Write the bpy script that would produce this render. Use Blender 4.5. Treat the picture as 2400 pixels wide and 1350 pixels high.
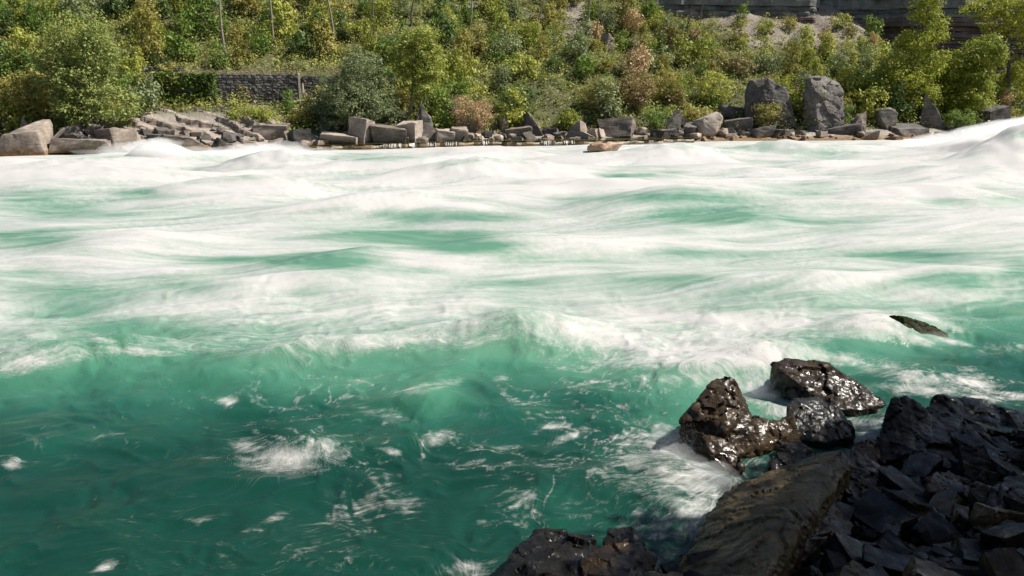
import bpy, bmesh, math, random
import numpy as np
from mathutils import Vector, Matrix

for o in list(bpy.data.objects):
    bpy.data.objects.remove(o)
scene = bpy.context.scene
col = scene.collection
R = math.radians

# ------------------------------------------------------------------ camera, sky, sun, exposure
CAM_H, PITCH, FPX = 6.0, R(13.75), 1884.0
cam_d = bpy.data.cameras.new('camera')
cam = bpy.data.objects.new('camera', cam_d)
col.objects.link(cam)
cam.location = (0, 0, CAM_H)
cam.rotation_euler = (math.pi / 2 - PITCH, 0, 0)
cam_d.sensor_width = 36.0
cam_d.lens = 36.0 * FPX / 2400.0
cam_d.clip_start, cam_d.clip_end = 0.1, 2000.0
scene.camera = cam

SUN_EL, SUN_AZ = R(49), R(84)          # azimuth: clockwise from straight ahead (+Y)
world = bpy.data.worlds.new('World')
scene.world = world
world.use_nodes = True
wn = world.node_tree
bg = wn.nodes['Background']
sky = wn.nodes.new('ShaderNodeTexSky')
sky.sky_type = 'NISHITA'
sky.sun_disc = False
sky.sun_elevation = SUN_EL
sky.sun_rotation = SUN_AZ
wn.links.new(sky.outputs[0], bg.inputs[0])
bg.inputs[1].default_value = 0.058
sun_d = bpy.data.lights.new('sun', 'SUN')
sun_d.energy = 4.9
sun_d.angle = R(0.53)
sun_d.color = (1.0, 0.94, 0.845)
sun = bpy.data.objects.new('sun', sun_d)
col.objects.link(sun)
SUN_DIR = Vector((math.sin(SUN_AZ) * math.cos(SUN_EL), math.cos(SUN_AZ) * math.cos(SUN_EL), math.sin(SUN_EL)))
sun.rotation_euler = SUN_DIR.to_track_quat('Z', 'Y').to_euler()
sun.location = SUN_DIR * 60
vs = scene.view_settings
scene.display_settings.display_device = 'sRGB'
vs.view_transform = 'Standard'
vs.look = 'None'
vs.gamma = 1.0
vs.exposure = 0.8
vs.use_curve_mapping = False

# ------------------------------------------------------------------ helpers
CP, SP = math.cos(PITCH), math.sin(PITCH)

def ray(px, py):
    u, v = (px - 1200) / FPX, (675 - py) / FPX
    return u, CP + v * SP, -SP + v * CP

def P(px, py, Y):
    dx, dy, dz = ray(px, py)
    t = Y / dy
    return (dx * t, Y, CAM_H + dz * t)

def Z(px, py, z=0.0):
    dx, dy, dz = ray(px, py)
    t = (z - CAM_H) / dz
    return (dx * t, dy * t, z)

def project(x, y, z):
    d = y * CP - (z - CAM_H) * SP
    d = np.maximum(d, 0.05)
    v = y * SP + (z - CAM_H) * CP
    return 1200 + FPX * x / d, 675 - FPX * v / d

_prm = np.random.RandomState(7).permutation(512).astype(np.int32)
_prm = np.concatenate([_prm, _prm, _prm])
_g3 = np.random.RandomState(3).normal(size=(512, 3))
_g3 /= np.linalg.norm(_g3, axis=1)[:, None]
_a2 = np.random.RandomState(4).uniform(0, 2 * np.pi, 512)
_g2 = np.stack([np.cos(_a2), np.sin(_a2)], 1)

def n2(x, y):
    """2D gradient noise, about -1..1"""
    xi, yi = np.floor(x), np.floor(y)
    xf, yf = x - xi, y - yi
    xi, yi = xi.astype(np.int64) & 511, yi.astype(np.int64) & 511
    u = xf * xf * xf * (xf * (xf * 6 - 15) + 10)
    v = yf * yf * yf * (yf * (yf * 6 - 15) + 10)
    def g(i, j):
        h = _prm[_prm[(xi + i) & 511] + ((yi + j) & 511)] & 511
        gg = _g2[h]
        return gg[..., 0] * (xf - i) + gg[..., 1] * (yf - j)
    a = g(0, 0) * (1 - u) + g(1, 0) * u
    b = g(0, 1) * (1 - u) + g(1, 1) * u
    return (a * (1 - v) + b * v) * 1.5

def f2(x, y, octv=4, gain=0.5):
    s, a, t = 0, 1.0, 0
    for i in range(octv):
        s = s + a * n2(x * 2 ** i + 17.3 * i, y * 2 ** i - 9.1 * i)
        t += a
        a *= gain
    return s / t

def n3(p):
    pi = np.floor(p)
    f = p - pi
    pi = pi.astype(np.int64) & 511
    w = f * f * f * (f * (f * 6 - 15) + 10)
    out = 0
    for i in (0, 1):
        for j in (0, 1):
            for k in (0, 1):
                h = _prm[_prm[_prm[(pi[:, 0] + i) & 511] + ((pi[:, 1] + j) & 511)] + ((pi[:, 2] + k) & 511)] & 511
                d = f - np.array([i, j, k])
                g = (_g3[h] * d).sum(1)
                out = out + g * (w[:, 0] if i else 1 - w[:, 0]) * (w[:, 1] if j else 1 - w[:, 1]) * (w[:, 2] if k else 1 - w[:, 2])
    return out * 1.5

def f3(p, octv=4, gain=0.5):
    s, a, t = 0, 1.0, 0
    for i in range(octv):
        s = s + a * n3(p * 2 ** i + 13.7 * i)
        t += a
        a *= gain
    return s / t

def sstep(a, b, x):
    t = np.clip((x - a) / (b - a), 0, 1)
    return t * t * (3 - 2 * t)

def mesh_np(name, verts, faces, smooth=True, mats=()):
    verts = np.asarray(verts, dtype=np.float32)
    faces = np.asarray(faces, dtype=np.int32)
    me = bpy.data.meshes.new(name)
    nf, k = faces.shape
    me.vertices.add(len(verts))
    me.vertices.foreach_set('co', verts.ravel())
    me.loops.add(nf * k)
    me.loops.foreach_set('vertex_index', faces.ravel())
    me.polygons.add(nf)
    me.polygons.foreach_set('loop_start', np.arange(0, nf * k, k, dtype=np.int32))
    me.polygons.foreach_set('loop_total', np.full(nf, k, dtype=np.int32))
    me.polygons.foreach_set('use_smooth', np.full(nf, smooth, dtype=bool))
    for m in mats:
        me.materials.append(m)
    me.update(calc_edges=True)
    me.validate()
    return me

def link(name, me, parent=None, loc=None):
    o = bpy.data.objects.new(name, me)
    col.objects.link(o)
    if parent is not None:
        o.parent = parent
    if loc is not None:
        o.location = loc
    return o

def tag(o, label=None, cat=None, group=None, kind=None):
    if label: o['label'] = label
    if cat: o['category'] = cat
    if group: o['group'] = group
    if kind: o['kind'] = kind
    return o

def empty(name, loc=(0, 0, 0)):
    return link(name, None, None, loc)

def attr(me, name, data, typ='FLOAT'):
    a = me.attributes.new(name, typ, 'POINT')
    a.data.foreach_set('value' if typ == 'FLOAT' else 'vector', np.asarray(data, dtype=np.float32).ravel())

def tube_arrays(paths, sides=6):
    """paths: list of (points, radii) -> verts, quads"""
    V, Fc, n0 = [], [], 0
    for pts, rad in paths:
        pts = [Vector(p) for p in pts]
        up = Vector((0.31, 0.87, 0.2)).normalized()
        for i, p in enumerate(pts):
            d = (pts[min(i + 1, len(pts) - 1)] - pts[max(i - 1, 0)])
            d = d.normalized() if d.length > 1e-6 else Vector((0, 0, 1))
            a = d.cross(up)
            a = a.normalized() if a.length > 1e-4 else Vector((1, 0, 0))
            b = d.cross(a)
            for k in range(sides):
                t = 2 * math.pi * k / sides
                V.append(p + (a * math.cos(t) + b * math.sin(t)) * rad[i])
        for i in range(len(pts) - 1):
            for k in range(sides):
                k2 = (k + 1) % sides
                Fc.append((n0 + i * sides + k, n0 + i * sides + k2, n0 + (i + 1) * sides + k2, n0 + (i + 1) * sides + k))
        n0 += len(pts) * sides
    return np.array([tuple(v) for v in V]), np.array(Fc)

def tube_mesh(name, paths, mat, sides=6):
    V, Fc = tube_arrays(paths, sides)
    return mesh_np(name, V, Fc, True, [mat])

def bent(a, b, n, wob, rng, sag=0.0):
    a, b = np.array(a, float), np.array(b, float)
    out = []
    L = np.linalg.norm(b - a)
    off = rng.normal(size=(2, 3)) * wob * L
    for i in range(n + 1):
        t = i / n
        p = a * (1 - t) + b * t + off[0] * math.sin(math.pi * t) + off[1] * math.sin(2 * math.pi * t) * 0.5
        p[2] -= sag * math.sin(math.pi * t) * L
        out.append(p)
    return out

# ------------------------------------------------------------------ materials
def new_mat(name):
    m = bpy.data.materials.new(name)
    m.use_nodes = True
    nt = m.node_tree
    bs = nt.nodes['Principled BSDF']
    return m, nt, bs, nt.links.new

def nd(nt, typ, **kw):
    n = nt.nodes.new(typ)
    for k, v in kw.items():
        setattr(n, k, v)
    return n

def ramp(nt, stops, interp='LINEAR'):
    r = nt.nodes.new('ShaderNodeValToRGB')
    r.color_ramp.interpolation = interp
    e = r.color_ramp.elements
    while len(e) > 1:
        e.remove(e[0])
    e[0].position, e[0].color = stops[0][0], (*stops[0][1], 1)
    for p, c in stops[1:]:
        x = e.new(p)
        x.color = (*c, 1)
    return r

def noise_tex(nt, scale, detail=5, rough=0.6, vec=None, dist=0.0):
    n = nt.nodes.new('ShaderNodeTexNoise')
    n.inputs['Scale'].default_value = scale
    n.inputs['Detail'].default_value = detail
    n.inputs['Roughness'].default_value = rough
    n.inputs['Distortion'].default_value = dist
    if vec is not None:
        nt.links.new(vec, n.inputs['Vector'])
    return n

def math_n(nt, op, a, b=None, clamp=False):
    m = nt.nodes.new('ShaderNodeMath')
    m.operation = op
    m.use_clamp = clamp
    for i, v in enumerate((a, b)):
        if v is None:
            continue
        if isinstance(v, (int, float)):
            m.inputs[i].default_value = v
        else:
            nt.links.new(v, m.inputs[i])
    return m.outputs[0]

def mix_col(nt, fac, a, b, mode='MIX'):
    m = nt.nodes.new('ShaderNodeMix')
    m.data_type = 'RGBA'
    m.blend_type = mode
    for s, v in ((m.inputs[0], fac), (m.inputs[6], a), (m.inputs[7], b)):
        if isinstance(v, (int, float)):
            s.default_value = v
        elif isinstance(v, tuple):
            s.default_value = (*v, 1)
        else:
            nt.links.new(v, s)
    return m.outputs[2]

def leaf_mat(name, cols, transl=0.35, patch=0.12):
    """leaves: colour differs leaf by leaf and clump by clump"""
    m, nt, bs, L = new_mat(name)
    geo = nd(nt, 'ShaderNodeNewGeometry')
    obi = nd(nt, 'ShaderNodeObjectInfo')
    n = noise_tex(nt, patch * 5, 3, 0.6, geo.outputs['Position'])
    v = math_n(nt, 'MULTIPLY', geo.outputs['Random Per Island'], 0.14)
    v = math_n(nt, 'ADD', v, math_n(nt, 'MULTIPLY', math_n(nt, 'SUBTRACT', n.outputs[0], 0.2), 1.0))
    v = math_n(nt, 'ADD', v, math_n(nt, 'MULTIPLY', math_n(nt, 'SUBTRACT', obi.outputs['Random'], 0.5), 0.35), True)
    k = len(cols)
    r = ramp(nt, [(i / (k - 1) if k > 1 else 0, c) for i, c in enumerate(cols)])
    L(v, r.inputs[0])
    L(r.outputs[0], bs.inputs['Base Color'])
    bs.inputs['Roughness'].default_value = 0.5
    bs.inputs['Specular IOR Level'].default_value = 0.2
    tr = nd(nt, 'ShaderNodeBsdfTranslucent')
    tc = mix_col(nt, 0.5, r.outputs[0], (0.16, 0.2, 0.02))
    L(tc, tr.inputs[0])
    mx = nd(nt, 'ShaderNodeMixShader')
    mx.inputs[0].default_value = transl
    L(bs.outputs[0], mx.inputs[1])
    L(tr.outputs[0], mx.inputs[2])
    L(mx.outputs[0], nt.nodes['Material Output'].inputs[0])
    return m

def bark_mat(name, a, b):
    m, nt, bs, L = new_mat(name)
    tc = nd(nt, 'ShaderNodeTexCoord')
    n = noise_tex(nt, 5, 6, 0.7, tc.outputs['Object'])
    r = ramp(nt, [(0.3, a), (0.7, b)])
    L(n.outputs[0], r.inputs[0])
    L(r.outputs[0], bs.inputs['Base Color'])
    bs.inputs['Roughness'].default_value = 0.85
    return m

def rock_mat(name, dark, mid, light, rough=0.85, stain=False, wet=0.0, scale=1.0, bump=0.5, fine=0.0, coat=0.0):
    m, nt, bs, L = new_mat(name)
    geo = nd(nt, 'ShaderNodeNewGeometry')
    obi = nd(nt, 'ShaderNodeObjectInfo')
    pos = geo.outputs['Position']
    n1 = noise_tex(nt, 0.5 * scale, 6, 0.65, pos, 0.4)
    n2_ = noise_tex(nt, 3.5 * scale, 6, 0.7, pos)
    mp = nd(nt, 'ShaderNodeMapping')
    mp.inputs['Scale'].default_value = (1, 1, 7)
    mp.inputs['Rotation'].default_value = (0.18, -0.22, 0)
    L(pos, mp.inputs[0])
    n3_ = noise_tex(nt, 0.8 * scale, 4, 0.6, mp.outputs[0], 0.3)
    v = math_n(nt, 'ADD', math_n(nt, 'MULTIPLY', n1.outputs[0], 0.5), math_n(nt, 'MULTIPLY', n2_.outputs[0], 0.35))
    v = math_n(nt, 'ADD', v, math_n(nt, 'MULTIPLY', n3_.outputs[0], 0.35))
    v = math_n(nt, 'ADD', v, math_n(nt, 'MULTIPLY', math_n(nt, 'SUBTRACT', obi.outputs['Random'], 0.5), 0.22))
    r = ramp(nt, [(0.38, dark), (0.58, mid), (0.8, light)])
    L(v, r.inputs[0])
    colr = r.outputs[0]
    if stain:
        sx = nd(nt, 'ShaderNodeSeparateXYZ')
        L(pos, sx.inputs[0])
        zz = math_n(nt, 'ADD', sx.outputs[2], math_n(nt, 'MULTIPLY', math_n(nt, 'SUBTRACT', n1.outputs[0], 0.5), 1.3))
        mr = nd(nt, 'ShaderNodeMapRange')
        mr.inputs[1].default_value, mr.inputs[2].default_value = 0.35, 0.85
        mr.inputs[3].default_value, mr.inputs[4].default_value = 0.85, 0.0
        L(zz, mr.inputs[0])
        st = ramp(nt, [(0.35, (0.06, 0.045, 0.02)), (0.55, (0.20, 0.105, 0.035)), (0.75, (0.34, 0.2, 0.09))])
        L(n2_.outputs[0], st.inputs[0])
        colr = mix_col(nt, mr.outputs[0], colr, st.outputs[0])
    L(colr, bs.inputs['Base Color'])
    if wet:
        rr = nd(nt, 'ShaderNodeMapRange')
        rr.inputs[1].default_value, rr.inputs[2].default_value = 0.3, 0.7
        rr.inputs[3].default_value, rr.inputs[4].default_value = rough * 0.55, rough * 1.5
        L(n1.outputs[0], rr.inputs[0])
        L(rr.outputs[0], bs.inputs['Roughness'])
        bs.inputs['Specular IOR Level'].default_value = wet
    else:
        bs.inputs['Roughness'].default_value = rough
    b1 = nd(nt, 'ShaderNodeBump')
    b1.inputs['Strength'].default_value = bump
    b1.inputs['Distance'].default_value = 0.12 / scale
    hn = noise_tex(nt, 5.0 * scale, 8, 0.72, pos)
    hh = math_n(nt, 'ADD', hn.outputs[0], math_n(nt, 'MULTIPLY', n3_.outputs[0], 0.7))
    L(hh, b1.inputs['Height'])
    L(b1.outputs[0], bs.inputs['Normal'])
    if fine:
        b2 = nd(nt, 'ShaderNodeBump')
        b2.inputs['Strength'].default_value = fine
        b2.inputs['Distance'].default_value = 0.016
        fn = noise_tex(nt, 34.0, 3, 0.6, pos)
        L(fn.outputs[0], b2.inputs['Height'])
        L(b1.outputs[0], b2.inputs['Normal'])
        L(b2.outputs[0], bs.inputs['Normal'])
    if coat:
        cw = nd(nt, 'ShaderNodeMapRange')
        cw.inputs[1].default_value, cw.inputs[2].default_value = 0.40, 0.60
        cw.inputs[3].default_value, cw.inputs[4].default_value = coat * 0.25, coat
        wn_ = noise_tex(nt, 2.6, 3, 0.5, pos)
        L(wn_.outputs[0], cw.inputs[0])
        L(cw.outputs[0], bs.inputs['Coat Weight'])
        bs.inputs['Coat IOR'].default_value = 1.45
        cr_ = nd(nt, 'ShaderNodeMapRange')
        cr_.inputs[1].default_value, cr_.inputs[2].default_value = 0.35, 0.65
        cr_.inputs[3].default_value, cr_.inputs[4].default_value = 0.08, 0.34
        L(n2_.outputs[0], cr_.inputs[0])
        L(cr_.outputs[0], bs.inputs['Coat Roughness'])
        b3 = nd(nt, 'ShaderNodeBump')
        b3.inputs['Strength'].default_value = 0.8
        b3.inputs['Distance'].default_value = 0.024
        cn = noise_tex(nt, 11.0, 4, 0.58, pos, 0.3)
        L(cn.outputs[0], b3.inputs['Height'])
        L(b3.outputs[0], bs.inputs['Coat Normal'])
    return m

M = {}
M['far_rock'] = rock_mat('far_rock', (0.055, 0.045, 0.038), (0.18, 0.145, 0.118), (0.38, 0.32, 0.265), stain=True)
M['far_rock_dark'] = rock_mat('far_rock_dark', (0.03, 0.028, 0.027), (0.085, 0.076, 0.069), (0.22, 0.195, 0.17), stain=True)
M['far_rock_pale'] = rock_mat('far_rock_pale', (0.1, 0.082, 0.068), (0.26, 0.212, 0.175), (0.44, 0.372, 0.31), stain=True)
M['orange_rock'] = rock_mat('orange_rock', (0.12, 0.06, 0.03), (0.33, 0.19, 0.11), (0.45, 0.33, 0.23), rough=0.5)
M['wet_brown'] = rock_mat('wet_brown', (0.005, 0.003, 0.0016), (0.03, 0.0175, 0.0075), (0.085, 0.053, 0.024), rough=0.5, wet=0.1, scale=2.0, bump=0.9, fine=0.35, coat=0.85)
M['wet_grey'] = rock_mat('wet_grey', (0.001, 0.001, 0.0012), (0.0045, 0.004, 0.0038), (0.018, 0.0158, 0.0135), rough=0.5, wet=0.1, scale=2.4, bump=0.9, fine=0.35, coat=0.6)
M['slab_rock'] = rock_mat('slab_rock', (0.022, 0.016, 0.007), (0.072, 0.052, 0.024), (0.15, 0.115, 0.06), rough=0.5, wet=0.15, scale=2.0, bump=0.9, fine=0.3, coat=0.35)
M['mossy_rock'] = rock_mat('mossy_rock', (0.006, 0.008, 0.0015), (0.022, 0.027, 0.004), (0.05, 0.058, 0.012), rough=0.7, wet=0.1, scale=3)
M['wall_stone'] = rock_mat('wall_stone', (0.04, 0.037, 0.035), (0.1, 0.09, 0.083), (0.22, 0.2, 0.18), scale=1.5)
M['mortar'] = rock_mat('mortar', (0.025, 0.023, 0.021), (0.045, 0.04, 0.036), (0.07, 0.06, 0.055), scale=2)
M['concrete'] = rock_mat('concrete', (0.3, 0.27, 0.24), (0.42, 0.38, 0.34), (0.5, 0.46, 0.42), scale=0.7, bump=0.2)
M['limestone'] = rock_mat('limestone', (0.05, 0.053, 0.054), (0.12, 0.123, 0.12), (0.27, 0.265, 0.245), scale=0.7)
M['shale'] = rock_mat('shale', (0.045, 0.03, 0.028), (0.1, 0.068, 0.06), (0.2, 0.15, 0.135), scale=0.8)
M['driftwood'] = bark_mat('driftwood', (0.3, 0.25, 0.2), (0.52, 0.46, 0.4))
M['bark'] = bark_mat('bark', (0.06, 0.048, 0.036), (0.2, 0.165, 0.13))
M['bark_dark'] = bark_mat('bark_dark', (0.04, 0.032, 0.026), (0.12, 0.1, 0.08))
M['bark_pale'] = bark_mat('bark_pale', (0.13, 0.11, 0.09), (0.27, 0.235, 0.195))
M['rust'] = bark_mat('rust', (0.07, 0.022, 0.012), (0.14, 0.05, 0.03))

M['leaf_willow'] = leaf_mat('leaf_willow', [(0.138, 0.172, 0.082), (0.303, 0.345, 0.178), (0.525, 0.517, 0.300)])
M['leaf_poplar'] = leaf_mat('leaf_poplar', [(0.087, 0.131, 0.033), (0.267, 0.309, 0.090), (0.590, 0.570, 0.194)])
M['leaf_yellow'] = leaf_mat('leaf_yellow', [(0.153, 0.202, 0.037), (0.378, 0.398, 0.085), (0.614, 0.560, 0.183)], 0.4)
M['leaf_lime'] = leaf_mat('leaf_lime', [(0.124, 0.172, 0.021), (0.359, 0.382, 0.048), (0.620, 0.567, 0.095)], 0.4)
M['leaf_green'] = leaf_mat('leaf_green', [(0.059, 0.120, 0.027), (0.190, 0.286, 0.057), (0.472, 0.512, 0.137)])
M['leaf_deep'] = leaf_mat('leaf_deep', [(0.041, 0.083, 0.027), (0.117, 0.179, 0.057), (0.295, 0.346, 0.115)])
M['leaf_olive'] = leaf_mat('leaf_olive', [(0.146, 0.131, 0.038), (0.384, 0.333, 0.090), (0.620, 0.580, 0.194)])
M['leaf_bright'] = leaf_mat('leaf_bright', [(0.177, 0.214, 0.033), (0.441, 0.452, 0.090), (0.620, 0.580, 0.227)])
M['leaf_tan'] = leaf_mat('leaf_tan', [(0.295, 0.189, 0.102), (0.617, 0.417, 0.227), (0.620, 0.580, 0.409)], 0.25)
M['leaf_russet'] = leaf_mat('leaf_russet', [(0.153, 0.134, 0.049), (0.319, 0.224, 0.110), (0.472, 0.302, 0.183)], 0.3)
M['leaf_grass'] = leaf_mat('leaf_grass', [(0.236, 0.185, 0.116), (0.401, 0.308, 0.220), (0.543, 0.437, 0.329)], 0.3)
M['leaf_cover'] = leaf_mat('leaf_cover', [(0.079, 0.113, 0.027), (0.237, 0.269, 0.060), (0.509, 0.482, 0.150), (0.620, 0.510, 0.226)], 0.35, 0.05)

# ------------------------------------------------------------------ far bank terrain
def yshore(x):
    return 93.5 + 0.26 * x + 1.3 * np.sin(x * 0.083 + 0.8) + 0.7 * np.sin(x * 0.21 + 2.0)

def shore_s(x, y):
    return (y - yshore(x)) * 0.968

WALL_A, WALL_B, WALL_C = (-34.0, 95.2), (-25.15, 97.5), (-20.8, 99.4)
WALL_L = (-38.9, 93.6)

def wall_y(x):
    return np.interp(x, [WALL_L[0], WALL_A[0], WALL_B[0], WALL_B[0] + 0.02, WALL_C[0]], [WALL_L[1], WALL_A[1], WALL_B[1], WALL_B[1] + 0.8, WALL_C[1]])

def terrain(x, y):
    x, y = np.asarray(x, float), np.asarray(y, float)
    s = shore_s(x, y)
    k = 1.0 - 0.30 * sstep(45, 92, x)
    z = np.interp(s, [-30, -3, -0.6, 0, 3, 6, 10, 14, 40, 75, 140], [-4, -1.6, -0.5, 0.1, 0.9, 2.0, 4.3, 6.9, 20.5, 36, 42])
    z = np.where(s > 6, 2.0 + (z - 2.0) * k, z)
    rough = sstep(3, 12, s)
    z = z + rough * (1.6 * f2(x / 11 + 3, y / 11, 3) + 0.35 * f2(x / 3.1, y / 3.1 + 8, 3))
    z = z + sstep(0.2, 2, s) * 0.12 * f2(x / 0.9, y / 0.9, 3)
    # rock ledge in front of the wall
    lw = sstep(-48, -43, x) * (1 - sstep(-30, -25.5, x))
    lz = np.interp(s, [-0.6, 0, 1.2, 4.0, 6.5, 9.5], [-0.6, 0.15, 0.9, 2.0, 3.4, 4.4])
    lz = lz + 0.5 * np.abs(f2((x - 0.5 * y) / 3.2, (y + z * 2) / 1.6 + 4, 4))
    z = np.where((lw > 0) & (s < 9.5) & (s > -0.6), z * (1 - lw) + lz * lw, z)
    # benches below and above the retaining wall
    ww = sstep(-41.5, -39.2, x) * (1 - sstep(-20.2, -18.5, x))
    dy = y - wall_y(x)
    zb = np.where(dy < 0.25, np.minimum(z, 4.5 + 0.12 * f2(x / 1.5, y / 1.5, 2)), np.where(dy < 3.6, 7.95 + 0.1 * dy, np.maximum(z, 8.3 + 0.42 * (dy - 3.6))))
    z = np.where(ww > 0, z * (1 - ww) + zb * ww, z)
    z = z - 5.5 * sstep(56, 74, x) * sstep(16, 27, s)
    z = z - 1.7 * sstep(22, 28, x) * (1 - sstep(50, 55, x)) * sstep(133, 140, y)
    # scree fan coming down off the cliff
    z = z + 0.9 * np.exp(-(((x - 49) / 7.5) ** 2 + ((y - 146) / 9.0) ** 2))
    return z

def hit(px, py, y0=70.0, y1=190.0):
    """where the line of sight through a photo pixel meets the far bank"""
    dx, dy, dz = ray(px, py)
    ys = np.arange(y0, y1, 0.12)
    t = ys / dy
    zt = terrain(dx * t, ys)
    zr = CAM_H + dz * t
    w = np.nonzero(zr <= np.maximum(zt, 0.0))[0]
    i = w[0] if len(w) else len(ys) - 1
    return float(dx * t[i]), float(ys[i]), float(max(zt[i], 0.0))

SCREE = [(1880, 70, 120, 30), (1960, 45, 75, 40), (1990, 80, 60, 24), (1730, 55, 65, 28), (1800, 90, 55, 22), (1115, 12, 26, 22), (1352, 30, 30, 38), (1255, 40, 22, 9),
         (1345, 85, 26, 14), (1930, 95, 60, 24), (5, 95, 18, 45), (600, 255, 22, 14), (1650, 30, 45, 12)]

def scree_mask(px, py):
    m = 0
    for cx, cy, rx, ry in SCREE:
        m = np.maximum(m, np.exp(-((px - cx) / rx) ** 2 - ((py - cy) / ry) ** 2))
    return m

xs = np.concatenate([np.linspace(-130, -62, 50, endpoint=False), np.linspace(-62, 95, 420), np.linspace(95.8, 170, 50)])
ys = np.concatenate([np.linspace(66, 76, 8, endpoint=False), np.linspace(76, 150, 250), np.linspace(150.6, 250, 60)])
gx, gy = np.meshgrid(xs, ys)
gz = terrain(gx, gy)
nx, ny = len(xs), len(ys)
idx = np.arange(nx * ny).reshape(ny, nx)
quads = np.stack([idx[:-1, :-1], idx[:-1, 1:], idx[1:, 1:], idx[1:, :-1]], -1).reshape(-1, 4)

def hill_material():
    m, nt, bs, L = new_mat('hillside_soil')
    geo = nd(nt, 'ShaderNodeNewGeometry')
    pos = geo.outputs['Position']
    a = nd(nt, 'ShaderNodeAttribute', attribute_name='scree')
    rk = nd(nt, 'ShaderNodeAttribute', attribute_name='rock')
    n1 = noise_tex(nt, 0.35, 6, 0.65, pos)
    n2_ = noise_tex(nt, 2.6, 8, 0.75, pos)
    soil = ramp(nt, [(0.3, (0.03, 0.034, 0.012)), (0.5, (0.075, 0.08, 0.026)), (0.7, (0.17, 0.15, 0.07))])
    L(n2_.outputs[0], soil.inputs[0])
    scr = ramp(nt, [(0.28, (0.09, 0.075, 0.062)), (0.5, (0.21, 0.178, 0.15)), (0.72, (0.36, 0.31, 0.27))])
    L(n2_.outputs[0], scr.inputs[0])
    rck = ramp(nt, [(0.3, (0.1, 0.088, 0.075)), (0.52, (0.29, 0.255, 0.22)), (0.75, (0.45, 0.4, 0.35))])
    L(math_n(nt, 'ADD', math_n(nt, 'MULTIPLY', n1.outputs[0], 0.5), math_n(nt, 'MULTIPLY', n2_.outputs[0], 0.5)), rck.inputs[0])
    f = math_n(nt, 'ADD', a.outputs['Fac'], math_n(nt, 'MULTIPLY', math_n(nt, 'SUBTRACT', n1.outputs[0], 0.5), 0.9))
    mr = nd(nt, 'ShaderNodeMapRange')
    mr.inputs[1].default_value, mr.inputs[2].default_value = 0.25, 0.5
    L(f, mr.inputs[0])
    c = mix_col(nt, mr.outputs[0], soil.outputs[0], scr.outputs[0])
    c = mix_col(nt, rk.outputs['Fac'], c, rck.outputs[0])
    sx = nd(nt, 'ShaderNodeSeparateXYZ')
    L(pos, sx.inputs[0])
    zz = math_n(nt, 'ADD', sx.outputs[2], math_n(nt, 'MULTIPLY', math_n(nt, 'SUBTRACT', n1.outputs[0], 0.5), 0.8))
    mz = nd(nt, 'ShaderNodeMapRange')
    mz.inputs[1].default_value, mz.inputs[2].default_value = 0.25, 0.6
    mz.inputs[3].default_value, mz.inputs[4].default_value = 0.9, 0.0
    L(zz, mz.inputs[0])
    st = ramp(nt, [(0.35, (0.07, 0.05, 0.02)), (0.6, (0.22, 0.12, 0.04)), (0.75, (0.33, 0.2, 0.09))])
    L(n2_.outputs[0], st.inputs[0])
    c = mix_col(nt, mz.outputs[0], c, st.outputs[0])
    L(c, bs.inputs['Base Color'])
    bs.inputs['Roughness'].default_value = 0.9
    b = nd(nt, 'ShaderNodeBump')
    b.inputs['Strength'].default_value = 0.8
    b.inputs['Distance'].default_value = 0.25
    L(n2_.outputs[0], b.inputs['Height'])
    L(b.outputs[0], bs.inputs['Normal'])
    return m

hv = np.stack([gx, gy, gz], -1).reshape(-1, 3)
hme = mesh_np('hillside', hv, quads, True, [hill_material()])
hpx, hpy = project(hv[:, 0], hv[:, 1], hv[:, 2])
attr(hme, 'scree', scree_mask(hpx, hpy))
hs = shore_s(hv[:, 0], hv[:, 1])
lw_ = sstep(-48, -43, hv[:, 0]) * (1 - sstep(-30, -25.5, hv[:, 0]))
attr(hme, 'rock', np.clip((1 - sstep(2.5, 4.5, hs)) + lw_ * (1 - sstep(5.5, 8.0, hs)), 0, 1))
tag(link('hillside', hme), 'steep far bank under bushes with bare scree patches', None, None, 'structure')

# ------------------------------------------------------------------ near bank
BK_A, BK_B = np.array(Z(1450, 1385)[:2]), np.array(Z(2450, 965)[:2])
_bd = (BK_B - BK_A) / np.linalg.norm(BK_B - BK_A)
_bn = np.array([_bd[1], -_bd[0]])

def bank_d(x, y):
    return (x - BK_A[0]) * _bn[0] + (y - BK_A[1]) * _bn[1]

def near_bank(x, y):
    d = bank_d(x, y)
    z = np.interp(d, [-6, -0.4, 0, 1, 3.5, 8, 16, 62], [-2.2, -0.35, -0.05, 0.22, 0.72, 1.9, 9, 50])
    return z + 0.12 * f2(x / 0.8, y / 0.8, 3)

bx, by = np.meshgrid(np.concatenate([np.linspace(-110, -7, 50, endpoint=False), np.linspace(-7, 16, 150), np.linspace(16.8, 120, 70)]), np.concatenate([np.linspace(-100, 3, 60, endpoint=False), np.linspace(3, 18, 100), np.linspace(18.6, 70, 50)]))
bz = near_bank(bx, by)
idx = np.arange(bx.size).reshape(bx.shape)
quads = np.stack([idx[:-1, :-1], idx[:-1, 1:], idx[1:, 1:], idx[1:, :-1]], -1).reshape(-1, 4)
msh, nt, bs, L = new_mat('shore_ground')
geo = nd(nt, 'ShaderNodeNewGeometry')
sx = nd(nt, 'ShaderNodeSeparateXYZ')
L(geo.outputs['Position'], sx.inputs[0])
n_ = noise_tex(nt, 1.2, 6, 0.7, geo.outputs['Position'])
wooded = ramp(nt, [(0.3, (0.012, 0.02, 0.008)), (0.5, (0.035, 0.05, 0.015)), (0.7, (0.07, 0.075, 0.03))])
L(n_.outputs[0], wooded.inputs[0])
mr = nd(nt, 'ShaderNodeMapRange')
mr.inputs[1].default_value, mr.inputs[2].default_value = 2.2, 3.5
L(sx.outputs[2], mr.inputs[0])
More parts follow.
